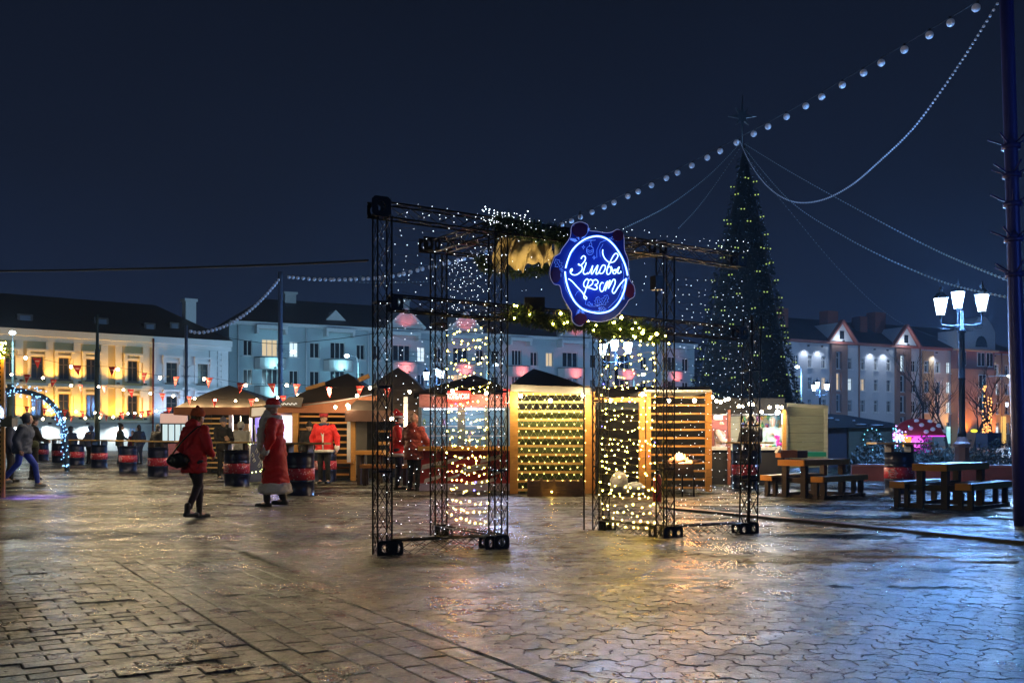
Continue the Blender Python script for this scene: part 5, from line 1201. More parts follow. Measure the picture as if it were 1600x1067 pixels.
def sack(label, px, py, w_, h_, mt_):
    c = G(px, py); m = MB(); m.ball((0, 0, 0), (w_, w_ * .8, h_), 14, 10); v = []
    for p in m.v: p = Vector(p); n_ = .12 * math.sin(p.x * 13) * math.sin(p.z * 11 + p.y * 9); v.append(c + p * (1 + n_) + Vector((0, 0, h_ * .85)))
    m.v = [tuple((q.x, q.y, max(q.z, .0))) for q in v]; o = m.build('sack', mt_, None); tag(o, label, 'sack')
SK = mat('white_plastic_sack', (.5, .5, .5), .45, 0, .2, 4, .6)
sack('upright white sack in the dark middle bay', 966, 772, .20, .26, SK); sack('low lying grey-white sack in the dark middle bay', 988, 772, .26, .14, SK)

# drums ------------------------------------------------------------------------------
DR = mat('navy_drum_paint', (.010, .016, .05), .3, .4, .25, 5, .1); BANDM = mat('red_band_print', (.5, .03, .05), .5)
nb = BANDM.node_tree; bs_ = nb.nodes['Principled BSDF']; vo = nb.nodes.new('ShaderNodeTexVoronoi'); vo.inputs['Scale'].default_value = 17; tcn = [x for x in nb.nodes if x.type == 'TEX_COORD'][0]; nb.links.new(tcn.outputs['Object'], vo.inputs['Vector'])
rp = nb.nodes.new('ShaderNodeValToRGB'); rp.color_ramp.elements[0].position = .22; rp.color_ramp.elements[0].color = (.75, .45, .5, 1); rp.color_ramp.elements[1].position = .3; rp.color_ramp.elements[1].color = (.52, .03, .06, 1); nb.links.new(vo.outputs['Distance'], rp.inputs[0]); nb.links.new(rp.outputs[0], bs_.inputs['Base Color'])
def make_drum(board=1.15):
    r = thing('oil_drum_table', '', 'barrel table'); m = MB(); R0 = .29
    m.lathe([(R0 - .01, 0), (R0 + .006, .005), (R0 + .006, .03), (R0, .035), (R0, .28), (R0 + .010, .30), (R0, .32), (R0, .57), (R0 + .01, .59), (R0, .61), (R0, .66), (R0 + .006, .68), (R0, .70), (R0 + .006, .73), (R0, .75), (R0, .86), (R0 + .006, .865), (R0 + .006, .885), (R0 - .012, .885), (R0 - .012, .87)], seg=28); m.build('drum', DR, r)
    m = MB(); m.lathe([(R0 + .002, .335), (R0 + .012, .337), (R0 + .012, .565), (R0 + .002, .567)], seg=28, cap=False); bnd = m.build('printed_band', BANDM, r)
    m = MB(); a0 = -2.35; rr = R0 + .014
    for rad in (.085, .065): m.tube([(rr * math.cos(a0 + rad * math.cos(t) / rr), rr * math.sin(a0 + rad * math.cos(t) / rr), .45 + rad * math.sin(t)) for t in [k * .45 for k in range(14)]], .005, 4, True)
    for z in (.43, .47): m.tube([(rr * math.cos(a0 + q_ / rr), rr * math.sin(a0 + q_ / rr), z) for q_ in (-.04, 0, .04)], .008, 4)
    m.build('round_emblem', mat('emblem_white', (.7, .6, .65), .5), bnd)
    if board:
        for k in range(4): m = MB(); m.box((0, -.24 + k * .16, 1.06), (board, .15, .04)); m.build('table_board', YWd, r)
        for sx_ in (-.2, .2): m = MB(); m.box((sx_, 0, .96), (.06, .4, .155)); m.build('riser', DWD, r)
    return r
d1 = make_drum(); d0 = make_drum(0)
spots = [(370, 761, 'dark oil drum table with red band between the red-coated woman and the bearded man', .1), (468, 775, 'nearest oil drum table with purple-red band right of the bearded man', -.05), (247, 745, 'oil drum table beside the handbag of the red-coated woman', .05), (200, 737, 'fifth oil drum table from the left, before the far group', .1), (155, 731, 'oil drum table in front of the thick green pole', 0), (120, 727, 'third oil drum table from the left end of the row', .1), (92, 723, 'second oil drum table from the left by the light arch', 0), (66, 720, 'leftmost oil drum table beside the man with the cap', .1),
         (1164, 764, 'oil drum table with red band behind the right truss tower', .05), (1405, 772, 'oil drum table between the two picnic tables', .0)]
for i, (x, y, lb, a_) in enumerate(spots):
    o = d1 if i == 0 else copy_tree(d1); o.location = G(x, y); o.rotation_euler = (0, 0, a_ + (.0 if i < 2 else U(-1, 1) * .1)); o['label'] = lb; o['group'] = 'oil drum tables on the square'
d0.location = G(508, 753); d0['label'] = 'plain dark drum behind the man in the santa jacket'; d0['group'] = 'oil drum tables on the square'
o = copy_tree(d0); o.location = G(904, 760); o['label'] = 'dark drum beside the twig fence in front of the slatted shelter'; o.scale = (.9, .9, .62)

# right gift stall ---------------------------------------------------------------------
gs = thing('gift_stall', 'gift stall with colourful goods on its back wall and a black counter', 'market stall', GD(1165, 24.5)); dg = 24.5
m = MB(); box3(m, 1110, 1226, 702, gy(dg), dg, dg + .8); m.build('counter', mat('counter_black', (.012, .012, .016), .6), gs)
m = MB(); box3(m, 1110, 1226, 698, 703, dg - .1, dg + .8); m.build('counter_top', mat('counter_white', (.6, .6, .62), .5), gs)
m = MB(); box3(m, 1100, 1226, 640, gy(dg + 2.5), dg + 2.5, dg + 2.6); m.build('back_wall', mat('stall_back_cream', (.42, .40, .28), .7), gs)
m = MB(); box3(m, 1100, 1138, 648, 700, dg + 1.6, dg + 1.7); m.build('red_panel', mat('dull_red_panel', (.22, .06, .05), .7), gs)
m = MB(); box3(m, 1100, 1226, 622, 647, dg + .1, dg + 2.6); m.build('dark_eaves', mat('eaves_dark', (.012, .012, .016), .8), gs)
post(gs, 1139, 640, gy(dg - .1), dg - .15, .07, mat('brown_red_post', (.25, .07, .04), .6)); post(gs, 1225, 640, 702, dg - .1, .09, OW); post(gs, 1148, 700, gy(23.8), 23.8, .03, mat('blue_pole_s', (.05, .1, .35), .4))
m = MB(); box3(m, 1118, 1129, 648, 655, dg + 1.3, dg + 1.5); m.build('lamp_box', emit('lamp_box_glow', (1, .8, .6), 5), gs)
light('stall_light', P(1130, 652, dg + .6), 55, (1, .68, .45), .1, 'POINT', None, gs); light('stall_light', P(1205, 655, dg + .5), 75, (.8, .9, 1), .1, 'POINT', None, gs); light('stall_light', P(1170, 655, dg + .5), 45, (1, .9, .7), .1, 'POINT', None, gs)
random.seed(9)
cl = [(.6, .5, .1), (.1, .35, .15), (.1, .15, .5), (.5, .1, .12), (.6, .6, .6), (.2, .5, .5), (.5, .2, .45), (.65, .35, .1)]
CN = ['yellow', 'dark green', 'dark blue', 'red', 'white', 'teal', 'purple', 'orange']
for k in range(45):
    x = 1160 + (k % 15) * 4.4 + U(-1.5, 1.5); y = 655 + (k // 15) * 12 + U(-3, 3); c = cl[(k + (k // 15) * 3) % 8]; m = MB(); p = P(x, y, dg + 2.4)
    if k % 3 == 0: m.ball(p, (U(.04, .08), .04, U(.05, .1)), 8, 6)
    elif k % 3 == 1: m.lathe([(.005, .09), (.05, 0), (.04, -.06)], p, 7)
    else: m.obox(p, (U(.06, .14), 0, U(-.03, .03)), (0, .03, 0), (U(-.02, .02), 0, U(.06, .13)))
    tag(m.build('hanging_toy', mat('toy_%d' % cl.index(c), c, .5), None), '%s %s hanging in the %s row at the %s of the gift stall' % (CN[cl.index(c)], ('ball', 'bell', 'box')[k % 3], ('top', 'middle', 'bottom')[k // 15], ('left', 'centre', 'right')[k % 15 // 5]), 'toy', 'toys hanging in the gift stall')
for k in range(14):
    x = 1182 + k * 3; c = cl[k % 8]; m = MB(); m.ball(P(x, 697 - U(0, 1), dg + U(.05, .6)), (U(.03, .06), .04, .035), 7, 5); tag(m.build('trinket', mat('toy_%d' % cl.index(c), c, .5), None), 'small %s trinket on the %s half of the gift stall counter' % (CN[cl.index(c)], 'left' if k < 7 else 'right'), 'trinket', 'trinkets on the gift stall counter')
m = MB()
for k in range(9): m.ball(P(1216 + U(-4, 4), 688 + U(-8, 6), dg + .1), .045, 8, 5)
tag(m.build('flower_bunch', mat('magenta_petals', (.65, .05, .4), .5, em=(.6, .03, .35), es=.3), None), 'bunch of magenta flowers at the right end of the gift counter', 'flowers', None, 'stuff')
fp = thing('raised_shutter', 'pale greenish plank shutter panel standing right of the gift stall', 'shutter', GD(1260, 29)); df = 25
for k in range(7):
    y0 = 636 + k * 13.6; a_, b_ = P(1230, y0, df), P(1288, y0 + 2.5, df + .3); m = MB(); m.obox((a_.x, a_.y, Z(y0 + 13.2, df)), (b_.x - a_.x, b_.y - a_.y, 0), (0, .03, 0), (0, 0, 13.2 * df / F)); m.build('plank', GW_, fp)
post(fp, 1228, 631, 745, df - .03, .09, wood('pale_frame_wood', (.46, .46, .36), .6)); post(fp, 1290, 634, 745, df + .3, .09, MATS['pale_frame_wood'])
m = MB(); m.beam(P(1226, 632, df - .04), P(1292, 636, df + .3), .1, .09); m.build('top_rail', MATS['pale_frame_wood'], fp)
light('shutter_lamp', P(1218, 642, df - .9), 26, (.95, .95, .8), .06, 'POINT', None, gs); m = MB(); m.ball(P(1215, 644, df - .9), .06); m.build('bulb', emit('cold_bulb', (.8, .9, 1), 12, 'NONE'), gs)
m = MB(); box3(m, 1262, 1291, 706, 713, 24.2, 24.6); tag(m.build('green_crate', mat('teal_crate', (.01, .22, .16), .5), None), 'flat teal crate at the foot of the pale shutter', 'crate')

# dark huts, wreath, toadstool ------------------------------------------------------------
hu = thing('dark_hut', 'dark unlit hut with snow patches on its sloping roof behind the picnic tables', 'hut', GD(1345, 38))
m = MB(); box3(m, 1293, 1395, 664, gy(38), 38, 41); m.build('wall', mat('hut_dark_wall', (.035, .03, .045), .7), hu)
m = MB(); box3(m, 1326, 1393, 664, gy(37.9), 37.8, 37.95); m.build('plank_front', GW_ if False else wood('dull_olive_plank', (.09, .085, .055), .7), hu)
m = MB(); m.prism([P(1288, 668, 37.4), P(1400, 668, 37.4), P(1398, 661, 37.4), P(1320, 648, 37.4), P(1288, 646, 37.4)], (0, 4.5, 0)); m.build('roof', mat('hut_roof_black', (.012, .012, .016), .6), hu)
for (x, y, ww) in ((1298, 653, 10), (1308, 656, 8), (1334, 657, 4), (1370, 664, 24), (1345, 663, 18)):
    m = MB(); c = P(x, y, 37.35); m.ball(c, (ww * .5 * 37.4 / F, .12, .03), 8, 5); m.build('snow_patch', mat('snow', (.5, .55, .65), .6, 0, .1, 6, .5), hu)
wr = thing('wreath', 'round dark wreath with small teal lights on the hut front', 'wreath', P(1361, 685, 37.6)); c = P(1361, 686, 37.7)
wp = [c + Vector((.30 * math.cos(t * .4), 0, .38 * math.sin(t * .4))) for t in range(17)]; garland('', wp, .10, 700, wr, 'fir_ring', .08)
m = MB()
for t in range(12): m.ball(c + Vector((.33 * math.cos(t * .53), -.12, .40 * math.sin(t * .53))), .022, 6, 4)
m.build('led_dots', emit('teal_led', (.2, .6, .85), 2.5, 'NONE'), wr, 'stuff')
tm = thing('toadstool_house', 'glowing play house shaped like a red spotted toadstool behind the right drum', 'toadstool house', GD(1432, 50)); dt = 50
c = P(1434, 678, dt); prof = [(1.22, -.12), (1.25, 0), (1.12, .28), (.85, .55), (.5, .72), (.02, .80)]
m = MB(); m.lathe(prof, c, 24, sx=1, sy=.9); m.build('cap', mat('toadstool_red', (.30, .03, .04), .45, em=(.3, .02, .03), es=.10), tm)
for (a_, t_) in ((-2.2, .3), (-1.75, .5), (-1.3, .25), (-.8, .45), (-2.7, .15), (-1.6, .12), (-.4, .15), (-1.1, .75), (-2.0, .8)):
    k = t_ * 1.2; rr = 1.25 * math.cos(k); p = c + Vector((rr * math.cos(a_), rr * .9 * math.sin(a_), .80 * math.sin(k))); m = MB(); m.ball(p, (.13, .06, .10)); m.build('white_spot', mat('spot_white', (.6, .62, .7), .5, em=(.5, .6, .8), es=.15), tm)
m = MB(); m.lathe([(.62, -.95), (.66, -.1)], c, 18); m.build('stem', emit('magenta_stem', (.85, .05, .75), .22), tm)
m = MB(); box3(m, 1413, 1424, 678, 698, dt - .8, dt - .6); m.build('yellow_door', emit('yellow_glow', (1, .5, .03), .9), tm)
m = MB(); m.ball(P(1434, 690, dt - .55), (.32, .15, .30)); m.build('round_window', emit('pink_glow', (1, .12, .9), 1.5), tm); light('pink_light', P(1434, 690, dt - 1.3), 8, (1, .1, .8), .2, 'POINT', None, tm)
m = MB(); m.tube([c + Vector((1.28 * math.cos(t * .3), 1.15 * math.sin(t * .3), -.1)) for t in range(21)], .03, 5, True); m.build('rim_light', emit('violet_rim', (.7, .06, .75), 1.2), tm)
m = MB()
for k in range(70): m.ball(P(1404 + random.gauss(0, 5), 683 + random.gauss(0, 8), dt - 2), .035, 5, 4)
tag(m.build('coloured_lights', emit('pinkish_led', (.8, .35, 1), 3, 'NONE'), None), 'cluster of violet and pink fairy lights left of the toadstool house', 'fairy lights', None, 'stuff')
m = MB()
for k in range(30): m.ball(P(1402 + random.gauss(0, 6), 685 + random.gauss(0, 8), dt - 2.1), .032, 5, 4)
tag(m.build('coloured_lights', emit('teal_led2', (.15, .7, 1), 3, 'NONE'), None), 'cluster of teal fairy lights left of the toadstool house', 'fairy lights', None, 'stuff')

# planter bed and hedges
pb = thing('planter_bed', 'long red-brown planter kerb filled with dark shrubs behind the picnic tables', 'planter', GD(1470, 26))
m = MB(); z1_ = .42; a_, b_ = GD(1330, 27), GD(1640, 26); m.beam(a_ + Vector((0, 0, .2)), b_ + Vector((0, 0, .2)), .15, .40); m.build('wall', mat('red_brown_planter', (.20, .05, .035), .5, 0, .3, 4, .3), pb)
m = MB(); m.beam(a_ + Vector((0, 0, .425)), b_ + Vector((0, 0, .425)), .22, .045); m.build('coping', mat('planter_cap', (.28, .12, .11), .4), pb)
m = MB()
for k in range(30): t = rnd(); m.ball(a_.lerp(b_, t) + Vector((0, -.02, .452)), (U(.06, .3), .06, .012), 7, 4)
m.build('snow_crust', MATS['snow'], pb, 'stuff')
LEAF = mat('dark_hedge_leaf', (.009, .011, .006), .6, 0, .5, 5, 0)
def bush(label, px, d, w_, h_, n=1500, dep=1.0, z0=.1):
    c = GD(px, d); m = MB()
    for i in range(n):
        a = U(0, 6.283); rr = math.sqrt(rnd()); x, y = rr * math.cos(a) * w_ / 2, rr * math.sin(a) * dep / 2; zz = z0 + (h_ - z0) * (1 - rr ** 2.2) * U(.2, 1) * (1 + .15 * math.sin(x * 5) + .1 * math.sin(x * 13)); p = c + Vector((x, y, zz)); s = U(.04, .10)
        d1_ = Vector((U(-1, 1), U(-1, 1), U(-.2, 1))).normalized(); s1_ = d1_.orthogonal().normalized() * s * .5
        m.add([p, p + d1_ * s * .6 + s1_, p + d1_ * s * 1.2, p + d1_ * s * .6 - s1_], [(0, 1, 2, 3)])
    r = thing('shrub', label, 'shrub', c); m.build('foliage', LEAF, r); m = MB(); m.tube([c, c + Vector((0, 0, h_ * .5))], .04, 5); m.build('stem', DWD, r)
bush('dark shrub before the hut wreath', 1362, 30, 1.6, 1.25, 1800); bush('dark spreading shrub below the toadstool house', 1437, 31, 2.4, 1.1, 2400); bush('low dark shrub left of the lamp plinth', 1478, 31, 1.3, .8, 1200); bush('broad dark shrub right of the lamp plinth', 1548, 32, 2.6, 1.1, 2400)
bush('low dark shrub between hut and right drum', 1392, 29, 1.2, .9, 1200)
# bare trees
BARK = mat('bare_bark', (.03, .026, .022), .8)
def bare(label, px, d, h_, seed, lights=False):
    random.seed(seed); base = GD(px, d); root = thing('bare_tree', label, 'tree', base, 'bare street trees before the right block'); T = MB(); C = MB()
    def br(m, p, dr_, L, r, lv):
        pts = [p]; q = p
        for k in range(3): dr_ = (dr_ + Vector((U(-.18, .18), U(-.18, .18), .06))).normalized(); q = q + dr_ * L / 3; pts.append(q)
        m.tube(pts, [r, r * .85, r * .7, r * .5], 5 if lv < 2 else 3, cap=False)
        if lv >= 4: return
        for k in range(4 if lv < 2 else 3):
            s = pts[random.choice((1, 2, 3, 3))]; a = U(0, 6.28); nd = (dr_ + Vector((math.cos(a), math.sin(a), .25)) * U(.5, .9)).normalized(); br(C, s, nd, L * U(.55, .78), r * .5, lv + 1)
    br(T, base, Vector((0, 0, 1)), h_ * .42, .16, 0); T.build('trunk', BARK, root); C.build('crown', BARK, root)
bare('bare tree left of the tall lamp post', 1448, 95, 9.5, 3); bare('bare tree just left of the lamp shaft before the orange-lit wall', 1480, 98, 8, 8); bare('dense bare tree right of the lamp post', 1522, 92, 8.5, 15); bare('bare tree at the orange-lit right end', 1552, 100, 8, 21); bare('small bare tree below the brown bay', 1420, 105, 7.5, 33)
random.seed(77)
for px, y0, y1, lb in ((1538, 600, 690, 'tree trunk wrapped with orange lights left'), (1547, 620, 688, 'tree trunk wrapped with orange lights right')):
    r_ = thing('lit_tree', lb + ' before the arched gable', 'tree', GD(px, 90)); m = MB(); m.tube([GD(px, 90), P(px, y0, 90)], .12, 6); m.build('trunk', BARK, r_)
    m = MB()
    for k in range(40): m.ball(P(px + U(-3, 3), U(y0, y1), 89.7), .06, 5, 4)
    m.build('led_dots', emit('orange_led', (1, .45, .12), 2.2, 'NONE'), r_, 'stuff')
bz = thing('domed_booth', 'dark blue square booth with yellow lamp by the orange-lit base', 'booth', GD(1554, 80)); m = MB(); box3(m, 1543, 1565, 676, 700, 80, 82); m.build('body', mat('booth_navy', (.01, .02, .07), .6), bz)
m = MB(); m.ball(P(1522, 673, 80), (.28, .1, .13)); tag(m.build('yellow_sign_light', emit('yellow_sign', (.9, .85, .05), 1.6), None), 'oval yellow illuminated sign right of the lamp plinth', 'sign')

# picnic tables
def picnic(label, px, py, d_end, L, rz, s=1):
    r = thing('picnic_table', label, 'picnic table', (0, 0, 0), 'orange-topped picnic tables at right')
    BL = wood('black_brown_timber', (.022, .016, .013), .5); TP = wood('brown_top_board', (.30, .17, .045), .45); EN = mat('orange_end_paint', (.62, .27, .03), .5, 0, .2, 5, .2)
    def bx_(nm, c, sz, mt_): m = MB(); m.box(c, sz); return m.build(nm, mt_, r)
    for k in range(3): bx_('top_board', (0, -.18 + k * .18, .735), (L, .17, .045), TP)
    for y in (-.265, .265): bx_('edge_board', (.01, y, .70), (L - .04, .03, .11), TP)
    bx_('orange_end', (-L / 2 - .02, 0, .70), (.035, .56, .115), EN)
    for sy in (-1, 1):
        for k in range(2): bx_('seat_board', (0, sy * (.47 + k * .12), .43), (L, .11, .045), TP)
        bx_('edge_board', (.01, sy * .66, .40), (L - .04, .03, .10), TP)
        bx_('orange_end', (-L / 2 - .02, sy * .54, .40), (.035, .25, .105), EN)
        for x in (-L / 2 + .12, L / 2 - .18):
            bx_('bench_leg', (x, sy * .60, .19), (.08, .08, .38), BL); bx_('bench_leg', (x + .02, sy * .44, .19), (.08, .07, .38), BL); bx_('leg', (x, sy * .2, .34), (.12, .10, .68), BL)
        bx_('foot_rail', (0, sy * .60, .04), (L * .92, .07, .08), BL); bx_('side_rail', (0, sy * .2, .38), (L * .86, .05, .13), BL)
    for x in (-L / 2 + .12, L / 2 - .18): bx_('cross_beam', (x + .05, 0, .36), (.09, 1.24, .1), BL); bx_('cross_foot', (x + .05, 0, .05), (.1, 1.3, .09), BL)
    c = GD(px, d_end) + Vector((math.cos(rz), math.sin(rz), 0)) * (L / 2); r.location = c; r.rotation_euler = (0, 0, rz); r.scale = (s, s, s); return r
picnic('picnic table with an open box on it, in front of the pale shutter', 1237, 772, 19.0, 1.75, R(44), 1.0)
picnic('picnic table nearest the leaning pole at the right picture edge', 1453, 789, 16.2, 1.75, R(44), 1.0)
tb = thing('open_carton', 'small orange-brown carton with white paper on the left picnic table', 'carton', P(1232, 710, 19.6)); m = MB(); box3(m, 1220, 1246, 703, 715, 19.5, 19.9); m.build('box', mat('orange_carton', (.42, .15, .05), .6), tb)
m = MB(); box3(m, 1246, 1262, 704, 715, 19.6, 19.9); m.build('dark_side', mat('carton_print', (.06, .04, .04), .5), tb); m = MB(); m.prism([P(1213, 708, 19.5), P(1224, 705, 19.5), P(1219, 700, 19.5)], (0, .15, .02)); m.build('paper', mat('white_paper', (.7, .7, .68), .6), tb)
# snow heap
m = MB(); vs = []
a_ = G(1290, 779); b_ = G(1392, 784)
for k in range(90): t = rnd(); m.ball(a_.lerp(b_, t) + Vector((U(-.1, .1), U(-.3, .3), U(-.01, .03))), (U(.05, .12), U(.05, .12), U(.03, .07)), 7, 5)
tag(m.build('slush_heap', mat('dirty_snow', (.2, .22, .26), .35, 0, .3, 12, .8), None), 'low heap of icy slush between the two picnic tables', 'slush heap', None, 'stuff')

# ------------------------------------------------------------------ PEOPLE
SKIN = mat('skin', (.50, .30, .22), .5, 0, .08, 6, 0)
def mesh_eval(m, voxel, smooth=4, folds=0, fs_=9):
    me = bpy.data.meshes.new('tmp'); me.from_pydata([tuple(v) for v in m.v], [], m.f); o = bpy.data.objects.new('tmp', me); col.objects.link(o)
    r = o.modifiers.new('r', 'REMESH'); r.mode = 'VOXEL'; r.voxel_size = voxel; sm_ = o.modifiers.new('s', 'SMOOTH'); sm_.factor = .5; sm_.iterations = smooth
    bpy.context.view_layer.update(); e2 = bpy.data.meshes.new_from_object(o.evaluated_get(bpy.context.evaluated_depsgraph_get()))
    bpy.data.objects.remove(o); bpy.data.meshes.remove(me); out = MB(); n = len(e2.vertices)
    co = np.empty(n * 3); e2.vertices.foreach_get('co', co); co = co.reshape(-1, 3)
    if folds:
        nr = np.empty(n * 3); e2.vertices.foreach_get('normal', nr); nr = nr.reshape(-1, 3)
        k = np.sin(co[:, 2] * fs_ * 3.1 + np.sin(co[:, 0] * fs_ * 2) * 2) * .5 + np.sin(co[:, 0] * fs_ * 2.3 + co[:, 2] * fs_ + co[:, 1] * fs_ * 1.7) * .5
        k = k + .6 * np.sin(co[:, 2] * 61 + np.sin(co[:, 0] * 23 + co[:, 1] * 17) * 2.5) * (np.sin(co[:, 2] * 7 + co[:, 0] * 11) > 0); co = co + nr * (k * folds)[:, None]
    out.v = [tuple(c) for c in co]; out.f = [tuple(p.vertices) for p in e2.polygons]; out.sm = [True] * len(out.f); bpy.data.meshes.remove(e2); return out
def lx(a, b, t): return tuple(a[i] + (b[i] - a[i]) * t for i in range(3))
ROLE = [0]
def person(label, px, d, H_, yaw, coat, legs_m, shoe_m, hat=None, hat_m=None, hair_m=None, coat_len=.80, arms=None, walk_=0, lean=0, vox=.02, long_coat=False, collar=None, z0=0, head_turn=0, trim=None, hood=None, cut=None, bulk=1.0, beard=None):
    S = H_ / 1.75; root = thing('person', label, 'person', (0, 0, 0), None)
    def w(p): return Vector(p)
    wk = walk_
    hipL, hipR = (-.09, 0, .92), (.09, 0, .92)
    footL, footR = (-.10, .30 * wk, .08), (.10, -.32 * wk, .08 + .10 * abs(wk))
    def knee(h, f, fwd): m_ = lx(h, f, .5); return (m_[0], m_[1] + fwd, m_[2] + .02)
    kL, kR = knee(hipL, footL, .05 + .06 * abs(wk)), knee(hipR, footR, .04 + .10 * abs(wk))
    ln = lean
    pel = (0, 0, .95); wai = (0, .02 + ln * .4, 1.10); che = (0, .02 + ln * .8, 1.30); nk = (0, .02 + ln, 1.47); hd = (0, .05 + ln * 1.1, 1.62)
    shL, shR = (-.19, .0 + ln * .9, 1.41), (.19, .0 + ln * .9, 1.41)
    ar = arms or {}
    elL, haL = ar.get('L', ((-.27, -.03, 1.13), (-.27, .06, .88))); elR, haR = ar.get('R', ((.27, -.03, 1.13), (.27, .06, .88)))
    Mh = Matrix.Rotation(head_turn, 3, 'Z')
    def hh(x, y, z): q = Mh @ Vector((x, y, z)); return (hd[0] + q.x, hd[1] + q.y, hd[2] + q.z)
    # body: one continuous skin
    b = MB(); b.cap(nk, che, .055, .10); b.cap(che, wai, .13, .12); b.cap(wai, pel, .12, .13); b.cap((-.1, 0, 1.38), (.1, 0, 1.38), .08, .08)
    for s_, e_, h_ in ((shL, elL, haL), (shR, elR, haR)): b.cap(s_, e_, .05, .04); b.cap(e_, h_, .04, .028)
    for h0, k0_, f0 in ((hipL, kL, footL), (hipR, kR, footR)): b.cap(h0, k0_, .08, .055); b.cap(k0_, f0, .055, .04); b.cap(f0, (f0[0], f0[1] + .13, max(.035, f0[2] - .05)), .04, .035)
    b.cap(nk, hd, .05, .06); b.ball(hh(0, 0, .02), (.078, .098, .115), 14, 10); b.ball(hh(0, .035, -.06), (.055, .06, .06), 10, 8)
    b.cap(hh(0, .088, .01), hh(0, .108, -.02), .011, .017); b.ball(hh(-.08, .0, -.005), (.014, .025, .032)); b.ball(hh(.08, .0, -.005), (.014, .025, .032)); b.ball(hh(0, .088, -.058), (.028, .012, .012))
    for e_, h_ in ((elL, haL), (elR, haR)):
        dv = (Vector(h_) - Vector(e_)).normalized(); b.cap(h_, tuple(Vector(h_) + dv * .07), .03, .032)
    bm_ = mesh_eval(b, max(.0115, vox * .62), 2)
    for sg, e_, h_ in ((-1, elL, haL), (1, elR, haR)):   # five fingers on each hand, curled
        dv = (Vector(h_) - Vector(e_)).normalized(); sd = dv.cross(Vector((1, 0, 0))); sd = (sd if sd.length > .2 else dv.cross(Vector((0, 1, 0)))).normalized(); pn = sd.cross(dv).normalized() * sg
        base = Vector(h_) + dv * .075
        for k in range(4):
            L_ = (.062, .072, .068, .052)[k]; q0 = base + sd * (-.027 + .018 * k); q1 = q0 + dv * L_ * .5 - pn * .008; q2 = q1 + dv * L_ * .25 - pn * .022; q3 = q2 + dv * L_ * .05 - pn * .024
            bm_.tube([q0 - dv * .02, q0, q1, q2, q3], [.009, .009, .0085, .008, .006], 6)
        t0 = Vector(h_) + dv * .03 - sd * .026; bm_.tube([t0, t0 - sd * .022 + dv * .025, t0 - sd * .026 + dv * .052 - pn * .01, t0 - sd * .02 + dv * .066 - pn * .016], [.011, .010, .009, .006], 6)
    def fin(mb, nm, mt_, par=root):
        mb.v = [tuple(Vector(v) * S) for v in mb.v]
        if cut is not None:
            pass
        return mb.build(nm, mt_, par if par is root else par)
    body = fin(bm_, 'body', SKIN)
    m = MB(); m.ball(hh(-.03, .088, .012), .009, 6, 5); m.ball(hh(.03, .088, .012), .009, 6, 5); fin(m, 'eyes', mat('eye_dark', (.02, .015, .012), .3), body)
    m = MB(); m.ball(hh(0, .096, -.056), (.024, .008, .006), 8, 5); fin(m, 'mouth', mat('lips', (.38, .13, .11), .5), body)
    # trousers, shoes
    m = MB()
    for h0, k0_, f0 in ((hipL, kL, footL), (hipR, kR, footR)): m.cap(h0, k0_, .105, .075); m.cap(k0_, lx(k0_, f0, .9), .07, .06 if legs_m.name != 'dark_leggings' else .045)
    m.cap(hipL, hipR, .12, .12); m.cap(pel, wai, .13, .12); fin(mesh_eval(m, vox, 3, .004, 12), 'trousers', legs_m)
    for f0 in (footL, footR):
        m = MB(); tz = max(.04, f0[2] - .045); m.cap((f0[0], f0[1] - .04, tz), (f0[0], f0[1] + .17, tz - (.01 if f0[2] > .12 else 0)), .045, .042); m.cap((f0[0], f0[1], f0[2] + .10), (f0[0], f0[1] - .01, tz), .052, .045); fin(mesh_eval(m, .014, 1), 'boot', shoe_m)
    # coat
    m = MB(); B_ = bulk
    m.ball((0, ln * .8 + .01, 1.30), (.205 * B_, .155 * B_, .20), 16, 12); m.ball((0, .02 + ln * .4, 1.10), (.185 * B_, .15 * B_, .22), 16, 12); m.cap((-.13, ln * .9, 1.39), (.13, ln * .9, 1.39), .085, .085)
    if long_coat:
        m.lathe([(.10, 1.20), (.19, 1.10), (.215, .85), (.25, .5), (.29, coat_len)], (0, 0, 0), 20, sy=.86)
    else: m.lathe([(.12, 1.22), (.185 * B_, 1.05), (.20 * B_, coat_len + .03), (.19 * B_, coat_len)], (0, ln * .2, 0), 20, sy=.82)
    for s_, e_, h_ in ((shL, elL, haL), (shR, elR, haR)): m.cap(s_, e_, .083 * B_, .068 * B_); m.cap(e_, lx(e_, h_, .93), .068 * B_, .052)
    m.cap((0, .0 + ln, 1.43), (0, .015 + ln, 1.49), .085, .075)
    if hood: m.ball((0, -.07 + ln, 1.50), (.13, .10, .09))
    ct = fin(mesh_eval(m, vox, 3, .011 if vox < .021 else .007, 9), 'coat', coat)
